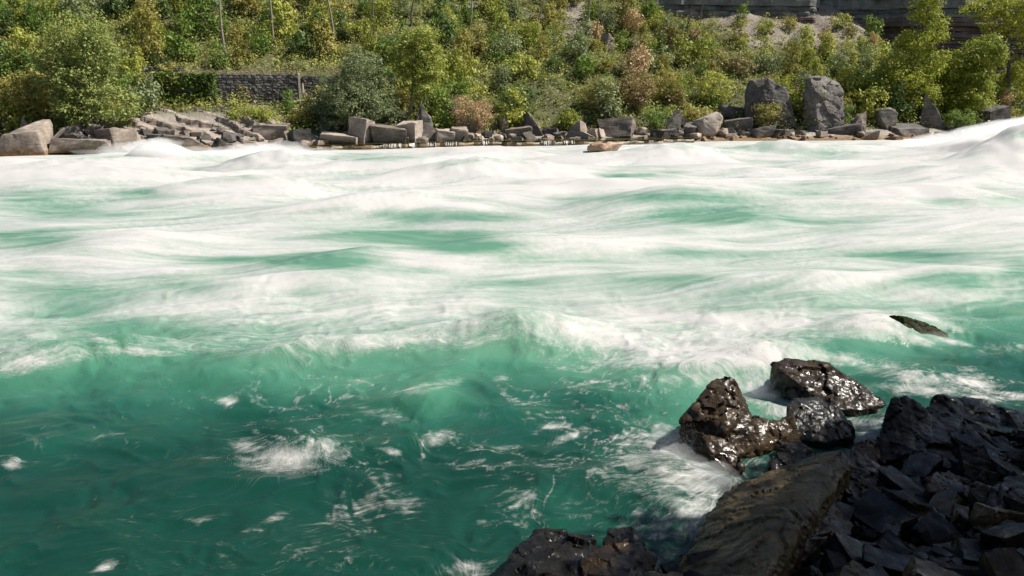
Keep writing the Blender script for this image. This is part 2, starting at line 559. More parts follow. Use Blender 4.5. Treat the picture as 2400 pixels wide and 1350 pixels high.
L(mix_col(nt, mr.outputs[0], (0.008, 0.0075, 0.007), wooded.outputs[0]), bs.inputs['Base Color'])
bs.inputs['Roughness'].default_value = 0.8
link_o = link('shore', mesh_np('shore', np.stack([bx, by, bz], -1).reshape(-1, 3), quads, True, [msh]))
tag(link_o, 'near shore of dark gravel rising into the wooded side of the gorge', None, None, 'structure')

# ------------------------------------------------------------------ river
FD = np.array([math.cos(R(14.6)), math.sin(R(14.6))])
FN = np.array([-FD[1], FD[0]])
u_in = np.linspace(-0.70, 0.70, 860)
u_out = np.linspace(0.705, 1.25, 60)
us = np.concatenate([-u_out[::-1], u_in, u_out])
dens_y = np.linspace(5.0, 128.0, 20000)
cum = np.cumsum(0.0052 / dens_y * 1.0 + 0.10 / dens_y ** 2 * 0.5 + 0.00003)
cum = (cum - cum[0]) / (cum[-1] - cum[0])
NR = 640
wy = np.interp(np.linspace(0, 1, NR), cum, dens_y)
wu, wY = np.meshgrid(us, wy)
wx = wu * (wY + 1.5)
fa = wx * FD[0] + wY * FD[1]
fc = wx * FN[0] + wY * FN[1]
# curved stream lines
fcw = fc + 2.8 * f2(fa / 17, fc / 7, 2) + 0.45 * f2(fa / 5, fc / 2.2 + 5, 2) * sstep(10, 20, wY)
faw = fa + 2.0 * f2(fa / 9 + 3, fc / 6, 2)
near_w = 1 - sstep(16, 24, wY)
sw = f2(wx / 2.2, wY / 2.2, 3)
sw2 = f2(wx / 2.2 + 31, wY / 2.2 + 11, 3)
fcw = fcw + near_w * 1.3 * sw
faw = faw + near_w * 1.3 * sw2

sshore = -shore_s(wx, wY)              # distance out from the far shore
mid = sstep(15, 30, wY) * sstep(1.0, 9.0, sshore)
wz = mid * ((0.55 + 0.3 * sstep(30, 50, wY)) * f2(faw / 12.0, fcw / 5.5, 2) + 0.17 * f2(faw / 6.0 + 9, fcw / 2.2, 2) + 0.06 * f2(faw / 7.0, fcw / 0.55, 3))
nearm = (1 - sstep(18, 30, wY))
wz = wz + nearm * (0.21 * f2(wx / 3.4 + 2, wY / 2.2, 2) + 0.075 * f2(wx / 1.15 + sw, wY / 0.8 + sw2, 3))
rdg = 1 - np.abs(f2(wx / 1.7 + 0.8 * sw, wY / 1.0 + 5 + 0.8 * sw2, 3))
wz = wz + nearm * 0.075 * (rdg ** 2 - 0.5)

def bump_w(px, py, h, la, lc, rot=0.0, asym=0.0):
    """a standing wave whose crest shows at the photo pixel: h high, la long down the stream, lc across"""
    c = Z(px, py, h)
    a0, c0 = c[0] * FD[0] + c[1] * FD[1], c[0] * FN[0] + c[1] * FN[1]
    da, dc = fa - a0, fc - c0
    cr, sr = math.cos(rot), math.sin(rot)
    e, f = da * cr + dc * sr, -da * sr + dc * cr
    e = e + 0.5 * n2(fc / 2.3 + px, fa / 4.0)
    le = np.where(e > 0, la * (1 + asym), la * (1 - asym))
    return h * np.exp(-(e / le) ** 2 - (f / lc) ** 2) * (1 + 0.10 * n2(fa / 1.6 + px, fc / 1.1) + 0.16 * (h > 0.9) * f2(fa / 3.5 + px, (fc + 0.3 * fa * (h > 3)) / 0.5, 2))

for a in [(365, 336, 1.6, 2.6, 1.8, 0, 0.25), (470, 352, 0.8, 3.5, 2.5), (630, 349, 1.5, 4.4, 2.2, 0, 0.2), (2470, 288, 3.5, 8.5, 4.5, 0.3, -0.1), (2310, 322, 1.6, 6.0, 4.0, 0.2),
          (1130, 372, 1.4, 7, 3), (1570, 340, 1.3, 5, 2.5), (1850, 333, 1.1, 8, 2.5), (180, 366, 1.0, 5, 2.2), (900, 372, 0.9, 5, 2.2), (1330, 420, 0.7, 8, 2.5), (560, 420, 0.8, 7, 2.5), (130, 400, 0.9, 7, 3),
          (1000, 455, 0.7, 6, 2.4), (1650, 440, 0.9, 6, 2.2), (2150, 440, 0.8, 7, 2.6), (300, 560, 0.5, 4, 1.5), (820, 575, 0.75, 3.2, 1.4), (1300, 560, 0.55, 4.5, 1.5),
          (1900, 640, 0.6, 3.6, 1.3), (700, 650, 0.45, 3, 1.2), (1220, 742, 0.55, 1.8, 0.9), (80, 815, 0.5, 1.9, 0.8), (330, 800, 0.35, 1.3, 0.6), (850, 785, 0.4, 3.2, 0.8),
          (1800, 815, 0.35, 2.2, 0.7, 0.2), (2060, 738, 0.5, 2.4, 0.9), (2160, 855, 0.25, 1.2, 0.45), (2230, 625, 0.4, 2, 1.0), (680, 1030, 0.26, 0.7, 0.35), (1560, 1080, 0.22, 0.7, 0.5),
          (240, 1130, 0.12, 1.4, 0.4), (980, 930, 0.2, 0.8, 0.4), (1880, 700, 0.35, 3.0, 0.9)]:
    wz = wz + bump_w(*a)
wz = wz * sstep(-1.0, 2.0, sshore)

wpx, wpy = project(wx, wY, wz)

# --- where foam lies: broad white water, green windows, single foam patches (all fixed to the water surface)
wpxw = wpx + 60 * f2(fa / 6, fc / 3, 3) * np.clip(wY / 14, 0.4, 1.2)
wpyw = wpy + 26 * f2(fa / 5 + 40, fc / 2.5, 3) * np.clip(14 / wY, 0.25, 1.0)
edge = np.interp(wpxw, [-900, 0, 180, 300, 420, 700, 900, 1080, 1200, 1300, 1420, 1560, 1720, 1860, 1900, 2050, 2250, 2400, 3200],
                 [820, 800, 780, 775, 785, 800, 812, 805, 755, 790, 830, 865, 885, 850, 800, 775, 750, 740, 700])
foam = 0.74 * (1 - sstep(-120, 55, wpyw - edge - np.interp(wpx, [0, 500, 1100, 1300], [40, 30, 10, 0])))
foam = foam + 0.12 * sstep(520, 400, wpy)
GREEN = [(350, 450, 75, 11, 0.8), (70, 462, 150, 34, 0.5), (180, 492, 170, 20, 0.35), (90, 562, 150, 26, 0.75), (785, 607, 115, 32, 1.0), (640, 609, 110, 8, 0.9),
         (1110, 580, 120, 26, 0.85), (1000, 560, 140, 14, 0.7), (1480, 408, 80, 8, 0.8), (1530, 462, 160, 16, 0.6), (1690, 478, 220, 36, 0.65), (1650, 512, 160, 18, 0.8),
         (900, 500, 160, 12, 0.5), (1060, 512, 140, 14, 0.6), (1560, 655, 130, 18, 0.6), (1880, 690, 260, 38, 0.66), (2230, 655, 110, 26, 0.8), (2380, 640, 50, 30, 0.6),
         (60, 640, 80, 14, 0.5), (430, 667, 85, 15, 0.55), (200, 690, 170, 24, 0.45), (720, 692, 70, 14, 0.5), (1830, 350, 190, 11, 0.55), (1230, 612, 90, 20, 0.6),
         (1660, 592, 140, 10, 0.45), (2280, 470, 120, 6, 0.4), (850, 545, 120, 12, 0.45), (1420, 625, 100, 14, 0.4), (520, 620, 120, 14, 0.4), (120, 730, 150, 24, 0.4),
         (1350, 470, 90, 10, 0.4), (330, 760, 160, 26, 0.5), (500, 365, 90, 10, 0.5), (880, 372, 120, 8, 0.5), (1950, 360, 120, 10, 0.35), (2300, 400, 70, 16, 0.35), (2150, 600, 120, 14, 0.45),
         (250, 365, 60, 6, 0.7), (760, 365, 70, 6, 0.6), (1610, 770, 60, 16, 0.35), (1700, 720, 90, 12, 0.3), (1120, 660, 130, 16, 0.3), (960, 640, 90, 12, 0.35)]
for cx, cy, rx, ry, v in GREEN:
    g = np.exp(-(((wpxw - cx) / rx) ** 2 + ((wpyw - cy) / ry) ** 2))
    foam = foam - 0.74 * v * g
PATCH = [(2110, 776, 95, 12, 1.1, -0.32), (2235, 797, 60, 8, 0.8, -0.2), (2200, 752, 80, 8, 0.55, -0.35), (2060, 742, 60, 12, 0.9, -0.1), (1590, 1200, 80, 50, 0.5, 0.3), (1520, 1130, 90, 40, 0.4, -0.3), (2340, 335, 230, 40, 0.45, -0.2), (365, 345, 60, 14, 0.3, 0), (630, 352, 100, 12, 0.25, 0), (60, 845, 130, 22, 0.75, 0.1), (180, 825, 50, 12, 0.3, 0.1), (330, 822, 70, 9, 0.55, -0.1), (240, 795, 50, 9, 0.35, -0.2), (900, 800, 220, 14, 0.35, 0), (1150, 790, 60, 14, 0.25, 0.3),
         (1420, 790, 150, 24, 0.6, -0.25), (1600, 835, 170, 28, 0.65, 0), (1770, 840, 120, 26, 0.75, 0), (1700, 750, 260, 14, 0.35, 0), (2040, 765, 120, 26, 0.65, -0.05), (1330, 850, 60, 12, 0.2, -0.3),
         (1600, 890, 140, 20, 0.35, 0), (1780, 905, 80, 40, 0.7, 0.1), (1830, 955, 55, 26, 0.75, 0), (1960, 842, 130, 16, 0.75, -0.1), (2130, 885, 110, 16, 0.8, -0.15), (2260, 895, 110, 20, 0.75, -0.1),
         (2150, 915, 120, 16, 0.65, 0), (2350, 925, 110, 16, 0.6, 0), (2350, 820, 90, 16, 0.3, 0.1), (2180, 800, 120, 8, 0.2, 0), (2250, 700, 160, 20, 0.25, 0), (2040, 990, 60, 30, 0.5, 0),
         (680, 1070, 110, 30, 0.9, 0.08), (590, 1045, 50, 18, 0.45, -0.3), (760, 1045, 50, 22, 0.55, 0.2), (690, 1100, 60, 22, 0.35, 0), (530, 940, 28, 9, 0.6, 0), (995, 915, 80, 15, 0.42, 0.2), (900, 975, 90, 14, 0.3, -0.1),
         (1060, 895, 60, 10, 0.25, 0.2), (1185, 886, 22, 7, 0.5, 0), (1040, 1030, 38, 18, 0.5, 0.5), (930, 1062, 18, 8, 0.7, 0), (1290, 1000, 50, 9, 0.5, 0.2), (1335, 1020, 60, 12, 0.5, 0.5), (1210, 1050, 60, 14, 0.25, 0),
         (940, 1168, 42, 22, 0.5, 0), (960, 1195, 26, 26, 0.3, 0), (1490, 1060, 40, 50, 0.4, -0.8), (1560, 1100, 90, 34, 0.5, -0.4), (1620, 1140, 90, 26, 0.5, -0.3), (1540, 1030, 50, 40, 0.35, -0.6),
         (1590, 1035, 40, 50, 0.45, 0), (1610, 1125, 115, 42, 0.62, -0.2), (1570, 1235, 120, 34, 0.42, 0.15), (1485, 1075, 42, 55, 0.5, -0.6), (1840, 945, 70, 40, 0.6, 0), (1560, 1060, 40, 60, 0.5, -0.5), (1480, 1190, 150, 30, 0.28, 0.1), (1560, 1230, 110, 26, 0.34, 0.15), (1330, 1180, 110, 30, 0.16, 0), (1640, 1190, 60, 40, 0.3, 0.4), (1570, 1300, 50, 36, 0.3, 0.5),
         (1100, 1335, 60, 22, 0.6, 0), (1060, 1345, 30, 16, 0.4, 0), (760, 1230, 130, 20, 0.2, 0.5), (700, 1300, 70, 30, 0.2, 0.6), (640, 1215, 40, 12, 0.4, 0.4), (600, 1240, 60, 22, 0.2, 0.5), (250, 1325, 35, 12, 0.6, 0.5),
         (530, 1300, 30, 30, 0.2, 0.8), (470, 1215, 50, 12, 0.25, 0), (20, 1082, 30, 18, 0.4, 0), (240, 1020, 60, 8, 0.25, 0.2), (480, 1072, 50, 8, 0.3, 0.1), (90, 1040, 60, 10, 0.15, -0.4), (320, 1035, 60, 18, 0.12, 0),
         (1220, 1180, 40, 8, 0.3, 0.5), (1700, 1170, 60, 30, 0.25, 0.4), (600, 870, 140, 10, 0.2, 0.1), (850, 890, 70, 12, 0.25, 0.2), (250, 905, 80, 8, 0.14, 0.2), (1750, 1085, 60, 16, 0.3, 0),
         (820, 1330, 120, 24, 0.12, 0.3), (1400, 900, 60, 10, 0.22, 0), (1480, 950, 90, 10, 0.16, 0.1), (1180, 960, 90, 12, 0.14, 0.3)]
pat = 0
for cx, cy, rx, ry, v, rot in PATCH:
    cr, sr = math.cos(rot), math.sin(rot)
    v = v * 0.9
    wob = 0.8 if ry > 12.5 or cy < 700 else 0.3
    ax_, ay_ = wpx + (wpxw - wpx) * wob - cx, wpy + (wpyw - wpy) * wob - cy
    e, f = ax_ * cr - ay_ * sr, ax_ * sr + ay_ * cr
    pat = np.maximum(pat, v * np.exp(-((e / rx) ** 2 + (f / ry) ** 2)))
pat = np.where(wY < 24, pat * np.clip(0.8 + 1.0 * f2(wx / 0.6 + sw, wY / 0.42 + sw2, 4, 0.6), 0.1, 1.5), pat)
foam = np.maximum(foam, 0) + pat
# streaks pulled along the stream
st1 = f2(faw / 7.0, fcw / 0.95, 4, 0.6)
st2 = f2(faw / 2.6 + 7, fcw / 0.33, 3, 0.6)
far_w = sstep(15, 24, wY)
st3 = f2(faw / 14.0 + 60, fcw / 2.4, 3, 0.6)
foam = foam + far_w * (0.34 * st1 + 0.22 * st2 + 0.34 * st3)
# crests carry foam, backs of the waves run green
foam = foam + far_w * 0.30 * np.clip(wz, -0.6, 0.45)
foam = foam - far_w * 0.40 * np.clip(f2(faw / 9.0 + 33, fcw / 1.5, 4, 0.6) - 0.05, 0, 1)
foam = foam - 0.25 * far_w * np.clip(-wz, 0, 0.8)
foam = foam - 0.95 * np.clip(wz - 0.7, 0, 1) * np.clip(f2((fa - 0.5 * fc) / 5.0, (fc + 0.35 * fa) / 0.7, 3) + 0.25, 0, 1)
# thin threads and flecks on the dark near water
thr = 1 - np.abs(f2(wx / 0.95 + 1.6 * sw, wY / 0.75 + 1.6 * sw2, 4, 0.6)) * 4.2
thr = np.clip(thr, 0, 1) ** 3
gate = sstep(-0.3, 0.35, f2(wx / 2.7 + 50, wY / 2.7, 3))
dens = np.interp(wpx, [-200, 300, 800, 1400, 2400], [0.22, 0.32, 0.62, 0.7, 0.75]) * np.interp(wpy, [780, 860, 1000, 1150, 1350], [0.7, 0.9, 1.0, 0.75, 0.5])
foam = foam + (1 - far_w) * thr * gate * dens * 0.62
flk = np.clip(f2(wx / 0.28, wY / 0.22 + 3, 3) - 0.28, 0, 1) * 3.5 * sstep(0.0, 0.3, f2(wx / 1.5, wY / 1.5 + 60, 2))
foam = foam + (1 - far_w) * flk * dens * 0.5
lace = np.clip(f2(wx / 1.3 + 1.2 * sw, wY / 0.85 + 1.2 * sw2 + 21, 5, 0.65), 0, 1)
foam = foam + (1 - far_w) * dens * 0.30 * lace
foam = np.where(far_w > 0, np.maximum(foam, far_w * (0.17 + 0.30 * st2 + 0.12 * st1) * (1 - sstep(-20, 60, wpyw - edge))), foam)
foam = np.clip(foam, 0, 1.25)
# aerated light water below and around the white, clear dark water away from it
tint = 0.72 * (1 - sstep(-60, 240, wpyw - edge)) + 0.28 * sstep(1130, 880, wpyw)
tint = tint + 0.35 * np.clip(pat, 0, 1) + 0.34 * f2(wx / 3.0, wY / 2.4, 3) + 0.10 * np.clip(wz, -0.5, 0.8)
tint = tint - 0.25 * np.exp(-((wpx - 2250) / 260) ** 2 - ((wpy - 860) / 110) ** 2)
tint = tint - 0.15 * sstep(1000, 1200, wpy) * sstep(1100, 500, wpx)
tint = np.clip(tint, 0, 1)

# second stream direction: spray fanning out from the rocks and off the breaking crest
w2, ra, rc = np.zeros_like(wx), np.zeros_like(wx), np.zeros_like(wx)
for px, py, rad in [(1720, 1110, 3.3), (690, 990, 1.6), (1870, 640, 5.0), (1800, 930, 1.3), (1100, 1400, 1.0)]:
    c = Z(px, py)
    ddx, ddy = wx - c[0], wY - c[1]
    rr = np.sqrt(ddx ** 2 + ddy ** 2) + 1e-4
    w = np.exp(-(rr / rad) ** 2)
    th = np.arctan2(ddy, ddx)
    sel = w > w2
    w2 = np.where(sel, w, w2)
    ra = np.where(sel, rr, ra)
    rc = np.where(sel, th * 1.2, rc)

idx = np.arange(wx.size).reshape(wx.shape)
quads = np.stack([idx[:-1, :-1], idx[:-1, 1:], idx[1:, 1:], idx[1:, :-1]], -1).reshape(-1, 4)

def water_material():
    m, nt, bs, L = new_mat('river_water')
    fo = nd(nt, 'ShaderNodeAttribute', attribute_name='foam').outputs['Fac']
    ti = nd(nt, 'ShaderNodeAttribute', attribute_name='tint').outputs['Fac']
    calm = nd(nt, 'ShaderNodeAttribute', attribute_name='calm').outputs['Fac']
    fl = nd(nt, 'ShaderNodeAttribute', attribute_name='flow').outputs['Vector']
    fl2 = nd(nt, 'ShaderNodeAttribute', attribute_name='fan').outputs['Vector']
    w2_ = nd(nt, 'ShaderNodeAttribute', attribute_name='fan_weight').outputs['Fac']
    def streak(vec, sa, sc, det, rough, dist=0.6):
        mp = nd(nt, 'ShaderNodeMapping')
        mp.inputs['Scale'].default_value = (sa, sc, 1)
        L(vec, mp.inputs[0])
        return noise_tex(nt, 1.0, det, rough, mp.outputs[0], dist).outputs[0]
    s1 = streak(fl, 0.35, 3.0, 6, 0.68)
    s2 = streak(fl, 2.5, 4.6, 6, 0.72, 0.4)
    s4 = streak(nd(nt, 'ShaderNodeNewGeometry').outputs['Position'], 5.0, 6.5, 5, 0.7, 0.8)
    s3 = streak(fl2, 1.6, 9.0, 7, 0.75, 0.6)
    a = math_n(nt, 'ADD', math_n(nt, 'MULTIPLY', s1, 0.42), math_n(nt, 'MULTIPLY', s2, 0.26))
    a = math_n(nt, 'ADD', a, math_n(nt, 'MULTIPLY', s4, 0.32))
    mxw = nd(nt, 'ShaderNodeMix')
    L(math_n(nt, 'MULTIPLY', w2_, 0.8, True), mxw.inputs[0])
    L(a, mxw.inputs[2])
    L(s3, mxw.inputs[3])
    n = math_n(nt, 'SUBTRACT', mxw.outputs[0], 0.5)
    # noise bites only where there is some foam, softly far out, sharply near
    k = math_n(nt, 'MULTIPLY', math_n(nt, 'MULTIPLY', fo, math_n(nt, 'SUBTRACT', 1.4, fo)), math_n(nt, 'ADD', 3.0, math_n(nt, 'MULTIPLY', calm, 4.0)))
    f = math_n(nt, 'ADD', fo, math_n(nt, 'MULTIPLY', n, k), True)
    f = math_n(nt, 'ADD', math_n(nt, 'MULTIPLY', math_n(nt, 'SUBTRACT', f, 0.5), 1.3), 0.46, True)
    # fine white filaments where the near water is broken up
    ln = streak(fl, 0.9, 1.7, 6, 0.62, 1.6)
    lw1 = nd(nt, 'ShaderNodeMapRange')
    lw1.inputs[1].default_value, lw1.inputs[2].default_value = 0.0, 0.035
    lw1.inputs[3].default_value, lw1.inputs[4].default_value = 1.0, 0.0
    L(math_n(nt, 'ABSOLUTE', math_n(nt, 'SUBTRACT', ln, 0.5)), lw1.inputs[0])
    brk = nd(nt, 'ShaderNodeMapRange')
    brk.inputs[1].default_value, brk.inputs[2].default_value = 0.48, 0.68
    L(s2, brk.inputs[0])
    gate = math_n(nt, 'MULTIPLY', brk.outputs[0], math_n(nt, 'MULTIPLY', fo, 3.0, True))
    gate = math_n(nt, 'MULTIPLY', gate, calm)
    f = math_n(nt, 'ADD', f, math_n(nt, 'MULTIPLY', math_n(nt, 'MULTIPLY', lw1.outputs[0], gate), 0.8), True)
    deep = ramp(nt, [(0.0, (0.005, 0.037, 0.026)), (0.35, (0.012, 0.075, 0.050)), (0.7, (0.046, 0.158, 0.102)), (1.0, (0.088, 0.205, 0.14))])
    L(ti, deep.inputs[0])
    c = mix_col(nt, f, deep.outputs[0], (0.425, 0.418, 0.408))
    L(c, bs.inputs['Base Color'])
    rr = nd(nt, 'ShaderNodeMapRange')
    rr.inputs[3].default_value, rr.inputs[4].default_value = 0.11, 0.8
    L(math_n(nt, 'ADD', f, math_n(nt, 'MULTIPLY', math_n(nt, 'SUBTRACT', 1.0, calm), 0.35), True), rr.inputs[0])
    L(rr.outputs[0], bs.inputs['Roughness'])
    bs.inputs['IOR'].default_value = 1.33
    bs.inputs['Specular IOR Level'].default_value = 0.3
    b = nd(nt, 'ShaderNodeBump')
    b.inputs['Distance'].default_value = 0.06
    L(math_n(nt, 'ADD', 0.12, math_n(nt, 'MULTIPLY', calm, 0.33)), b.inputs['Strength'])
    L(math_n(nt, 'ADD', s2, math_n(nt, 'MULTIPLY', f, 0.6)), b.inputs['Height'])
    L(b.outputs[0], bs.inputs['Normal'])
    return m

M['water'] = water_material()
wme = mesh_np('river', np.stack([wx, wY, wz], -1).reshape(-1, 3), quads, True, [M['water']])
attr(wme, 'foam', foam)
attr(wme, 'tint', tint)
attr(wme, 'calm', 1 - far_w)
attr(wme, 'flow', np.stack([faw, fcw, 0 * faw], -1), 'FLOAT_VECTOR')
attr(wme, 'fan', np.stack([ra, rc, 0 * ra], -1), 'FLOAT_VECTOR')
attr(wme, 'fan_weight', w2)
tag(link('river', wme), 'green river in white rapids, darker and smoother near the camera', None, None, 'structure')

def water_z(x, y):
    """height of the river surface at a point (nearest vertex)"""
    j = int(np.clip(np.searchsorted(wy, y), 1, NR - 1))
    i = int(np.clip(np.searchsorted(us, x / (y + 1.5)), 1, len(us) - 1))
    return float(wz[j, i])

# ------------------------------------------------------------------ rocks
def hull_bm(pts):
    bm = bmesh.new()
    for p in pts:
        bm.verts.new(p)
    r = bmesh.ops.convex_hull(bm, input=bm.verts)
    dead = [v for v in bm.verts if not v.link_faces]
    if dead:
        bmesh.ops.delete(bm, geom=dead, context='VERTS')
    bmesh.ops.recalc_face_normals(bm, faces=bm.faces)
    return bm

def bm_to_np(bm):
    bmesh.ops.triangulate(bm, faces=bm.faces)
    bm.verts.index_update()
    V = np.array([tuple(v.co) for v in bm.verts])
    Fc = np.array([[v.index for v in f.verts] for f in bm.faces])
    return V, Fc

def vnormals(V, Fc):
    n = np.cross(V[Fc[:, 1]] - V[Fc[:, 0]], V[Fc[:, 2]] - V[Fc[:, 0]])
    out = np.zeros_like(V)
    for k in range(3):
        np.add.at(out, Fc[:, k], n)
    return out / (np.linalg.norm(out, axis=1)[:, None] + 1e-9)

def roughen(V, Fc, amp, size, seed, strata=0.0, tilt=(0.2, -0.15)):
    n = vnormals(V, Fc)
    off = np.array([seed * 7.31, seed * 3.7, seed * 1.9])
    q = V / size + off
    d = f3(q, 4, 0.55) * amp
    d = d - np.clip(0.10 - np.abs(f3(q * 0.8 + 9, 2)), 0, 1) * 5.0 * amp      # cracks
    if strata:
        h = V[:, 2] + tilt[0] * V[:, 0] + tilt[1] * V[:, 1] + 0.25 * size * f3(q * 0.7 + 4, 2)
        t = h / (0.32 * size)
        saw = (t - np.floor(t))
        d = d + strata * (np.abs(n3(np.stack([np.floor(t) * 1.7 + 0.5, q[:, 0] * 0.25, q[:, 1] * 0.25], 1))) - 0.2 - 0.25 * np.clip(0.16 - saw, 0, 1) * 6)
    return V + n * d[:, None]

def facets(V, Fc, k, cell, seed):
    """fracture planes: every cell of the surface is tilted its own way"""
    rg = np.random.RandomState(seed + 77)
    lo, hi = V.min(0), V.max(0)
    n = int(np.clip(np.prod((hi - lo) / cell + 0.6), 8, 160))
    S = rg.uniform(lo, hi, (n, 3))
    G = rg.normal(size=(n, 3))
    G /= np.linalg.norm(G, axis=1)[:, None]
    Q = V + 0.25 * cell * np.stack([f3(V / cell + 5, 2), f3(V / cell + 15, 2), f3(V / cell + 25, 2)], 1)
    d2 = (Q ** 2).sum(1)[:, None] - 2 * Q @ S.T + (S ** 2).sum(1)[None]
    i = d2.argmin(1)
    d = (G[i] * (V - S[i])).sum(1) * k
    nn = vnormals(V, Fc)
    return V + nn * np.clip(d, -0.3 * cell, 0.3 * cell)[:, None]

def block_pts(kind, rng):
    c = np.array([(x, y, z) for x in (-0.5, 0.5) for y in (-0.5, 0.5) for z in (0, 1)], float)
    j = rng.uniform(-0.11, 0.11, c.shape)
    if kind == 'block':
        c = c + j
        c[:, 2] += 0.15 * c[:, 0] * rng.choice([-1, 1])
    elif kind == 'slab':
        c = c + j * 1.4
        c = np.vstack([c, rng.uniform(-0.5, 0.5, (6, 3)) * [1.2, 1.1, 0.8] + [0, 0, 0.5]])
    elif kind == 'wedge':
        c = c + j
        s = rng.choice([-1, 1])
        top = c[:, 2] > 0.5
        c[top, 0] = c[top, 0] * 0.45 + s * 0.18
        c[top & (c[:, 0] * s < 0.1), 2] -= 0.3
    elif kind == 'spike':
        c = c + j
        top = c[:, 2] > 0.5
        c[top, 0] = c[top, 0] * 0.16 + rng.uniform(-0.1, 0.1)
        c[top, 1] *= 0.3
        c = np.vstack([c, [[-0.4, -0.3, 0.5], [0.42, -0.2, 0.45]]])
    else:
        d = rng.normal(size=(26, 3))
        d /= np.linalg.norm(d, axis=1)[:, None]
        d = np.sign(d) * np.abs(d) ** 0.75
        c = d * rng.uniform(0.42, 0.56, (26, 1)) + [0, 0, 0.5]
    return c

def rock_mesh(name, kind, dims, seed, mat, cuts=2, amp=0.035, strata=0.0):
    rng = np.random.RandomState(seed)
    p = block_pts(kind, rng) * dims
    bm = hull_bm([tuple(v) for v in p])
    bmesh.ops.dissolve_limit(bm, angle_limit=R(14), verts=bm.verts, edges=bm.edges)
    bmesh.ops.bevel(bm, geom=bm.edges[:], offset=min(dims) * 0.022, segments=1, profile=0.6, affect='EDGES')
    bmesh.ops.triangulate(bm, faces=bm.faces)
    L = max(dims) / (3.0 * cuts)
    for _ in range(3):
        es = [e for e in bm.edges if e.calc_length() > L]
        if not es:
            break
        bmesh.ops.subdivide_edges(bm, edges=es, cuts=1)
        bmesh.ops.triangulate(bm, faces=bm.faces)
    V, Fc = bm_to_np(bm)
    bm.free()
    sz = float(np.mean(dims))
    V = facets(V, Fc, 0.07, 0.5 * sz, seed)
    V = roughen(V, Fc, amp * sz, 0.45 * sz, seed, strata * sz)
    V = roughen(V, Fc, amp * 0.4 * sz, 0.14 * sz, seed + 3)
    me = mesh_np(name, V, Fc, True, [mat])
    me.set_sharp_from_angle(angle=R(34))
    return me

def over_water(px, py, dz):
    """a crest point dz above the river on this line of sight, with its feet under water in front and behind"""
    Y = 26.0
    while Y > 14 and P(px, py, Y)[2] < water_z(P(px, py, Y)[0], Y) + dz:
        Y -= 0.02
    x, y, z = P(px, py, Y)
    return [(x, y, z), (x - 0.1, y - 0.55, z - 0.6), (x + 0.1, y + 0.6, z - 0.6)]

def hero_rock(name, hulls, label, mat, voxel=0.035, amp=0.03, size=0.5, strata=0.0, seed=1, group=None, tilt=(0.2, -0.15), floor=-0.6, fk=0.13):
    """a near boulder: convex lumps fused into one skin, then roughened"""
    bm_all = bmesh.new()
    for pts in hulls:
        q = list(pts)
        q += [(p[0], p[1], floor) for p in pts if p[2] < 0.75]
        if min(p[2] for p in q) > floor:
            q += [(p[0], p[1], floor) for p in pts]
        b = hull_bm(q)
        t = bpy.data.meshes.new('tmp')
        b.to_mesh(t)
        b.free()
        bm_all.from_mesh(t)
        bpy.data.meshes.remove(t)
    me0 = bpy.data.meshes.new('tmp')
    bm_all.to_mesh(me0)
    bm_all.free()
    o0 = bpy.data.objects.new('tmp', me0)
    col.objects.link(o0)
    md = o0.modifiers.new('r', 'REMESH')
    md.mode = 'VOXEL'
    md.voxel_size = voxel
    ev = o0.evaluated_get(bpy.context.evaluated_depsgraph_get())
    bm = bmesh.new()
    bm.from_mesh(ev.to_mesh())
    ev.to_mesh_clear()
    bpy.data.objects.remove(o0)
    bpy.data.meshes.remove(me0)
    V, Fc = bm_to_np(bm)
    bm.free()
    V = facets(V, Fc, fk, size * 0.9, seed)
    V = facets(V, Fc, fk * 0.8, size * 0.35, seed + 1)
    V = roughen(V, Fc, amp, size, seed, strata, tilt)
    V = roughen(V, Fc, amp * 0.35, size * 0.22, seed + 5)
    c = V.mean(0)
    c[2] = floor
    me = mesh_np(name, V - c, Fc, True, [mat])
    me.set_sharp_from_angle(angle=R(40))
    return tag(link(name, me, None, c), label, 'rock', group)

SHORE_G = 'wet rocks along the near shore'
hero_rock('boulder', [
    [P(1640, 932, 12.9), P(1665, 900, 13.1), P(1682, 883, 13.2), P(1705, 879, 13.2), P(1722, 893, 13.15), P(1727, 930, 13.0), P(1755, 962, 12.9), P(1690, 985, 12.5), P(1620, 950, 12.8), P(1600, 985, 12.7), P(1630, 960, 13.9), P(1715, 925, 13.8), P(1760, 990, 14.0), P(1700, 1010, 12.3), P(1615, 1030, 12.5)],
    [P(1725, 962, 12.85), P(1785, 990, 12.85), P(1830, 992, 12.9), P(1862, 1012, 12.8), P(1800, 1055, 12.5), P(1720, 1070, 12.2), P(1690, 1010, 12.4), P(1780, 990, 13.6), P(1850, 1000, 13.4), P(1650, 1050, 12.2)],
    [P(1822, 985, 12.9), P(1860, 976, 12.95), P(1873, 1000, 12.85), P(1865, 1035, 12.7), P(1800, 1050, 12.6), P(1850, 985, 13.4)],
    [P(1605, 1000, 12.6), P(1660, 1060, 12.0), P(1700, 1100, 11.8), P(1740, 1098, 11.8), P(1735, 1050, 12.2), P(1640, 1010, 12.3)]],
    'tall peaked brown boulder glistening in the sun, white spray at its left foot', M['wet_brown'], 0.03, 0.05, 0.42, 0.0, 3, SHORE_G)
hero_rock('boulder', [
    [P(1806, 852, 15.7), P(1845, 843, 15.8), P(1890, 841, 15.8), P(1905, 846, 15.7), P(1940, 857, 15.6), P(1990, 884, 15.3), P(2035, 914, 15.0), P(2078, 947, 14.7), P(2020, 960, 14.4), P(1960, 958, 14.3), P(1905, 930, 14.7), P(1860, 890, 15.1), P(1870, 850, 16.8), P(2000, 890, 16.4)]],
    'long dark boulder sloping down to the right, outermost in the current', M['wet_brown'], 0.035, 0.055, 0.5, 0.05, 5, SHORE_G, (0.5, 0.3))
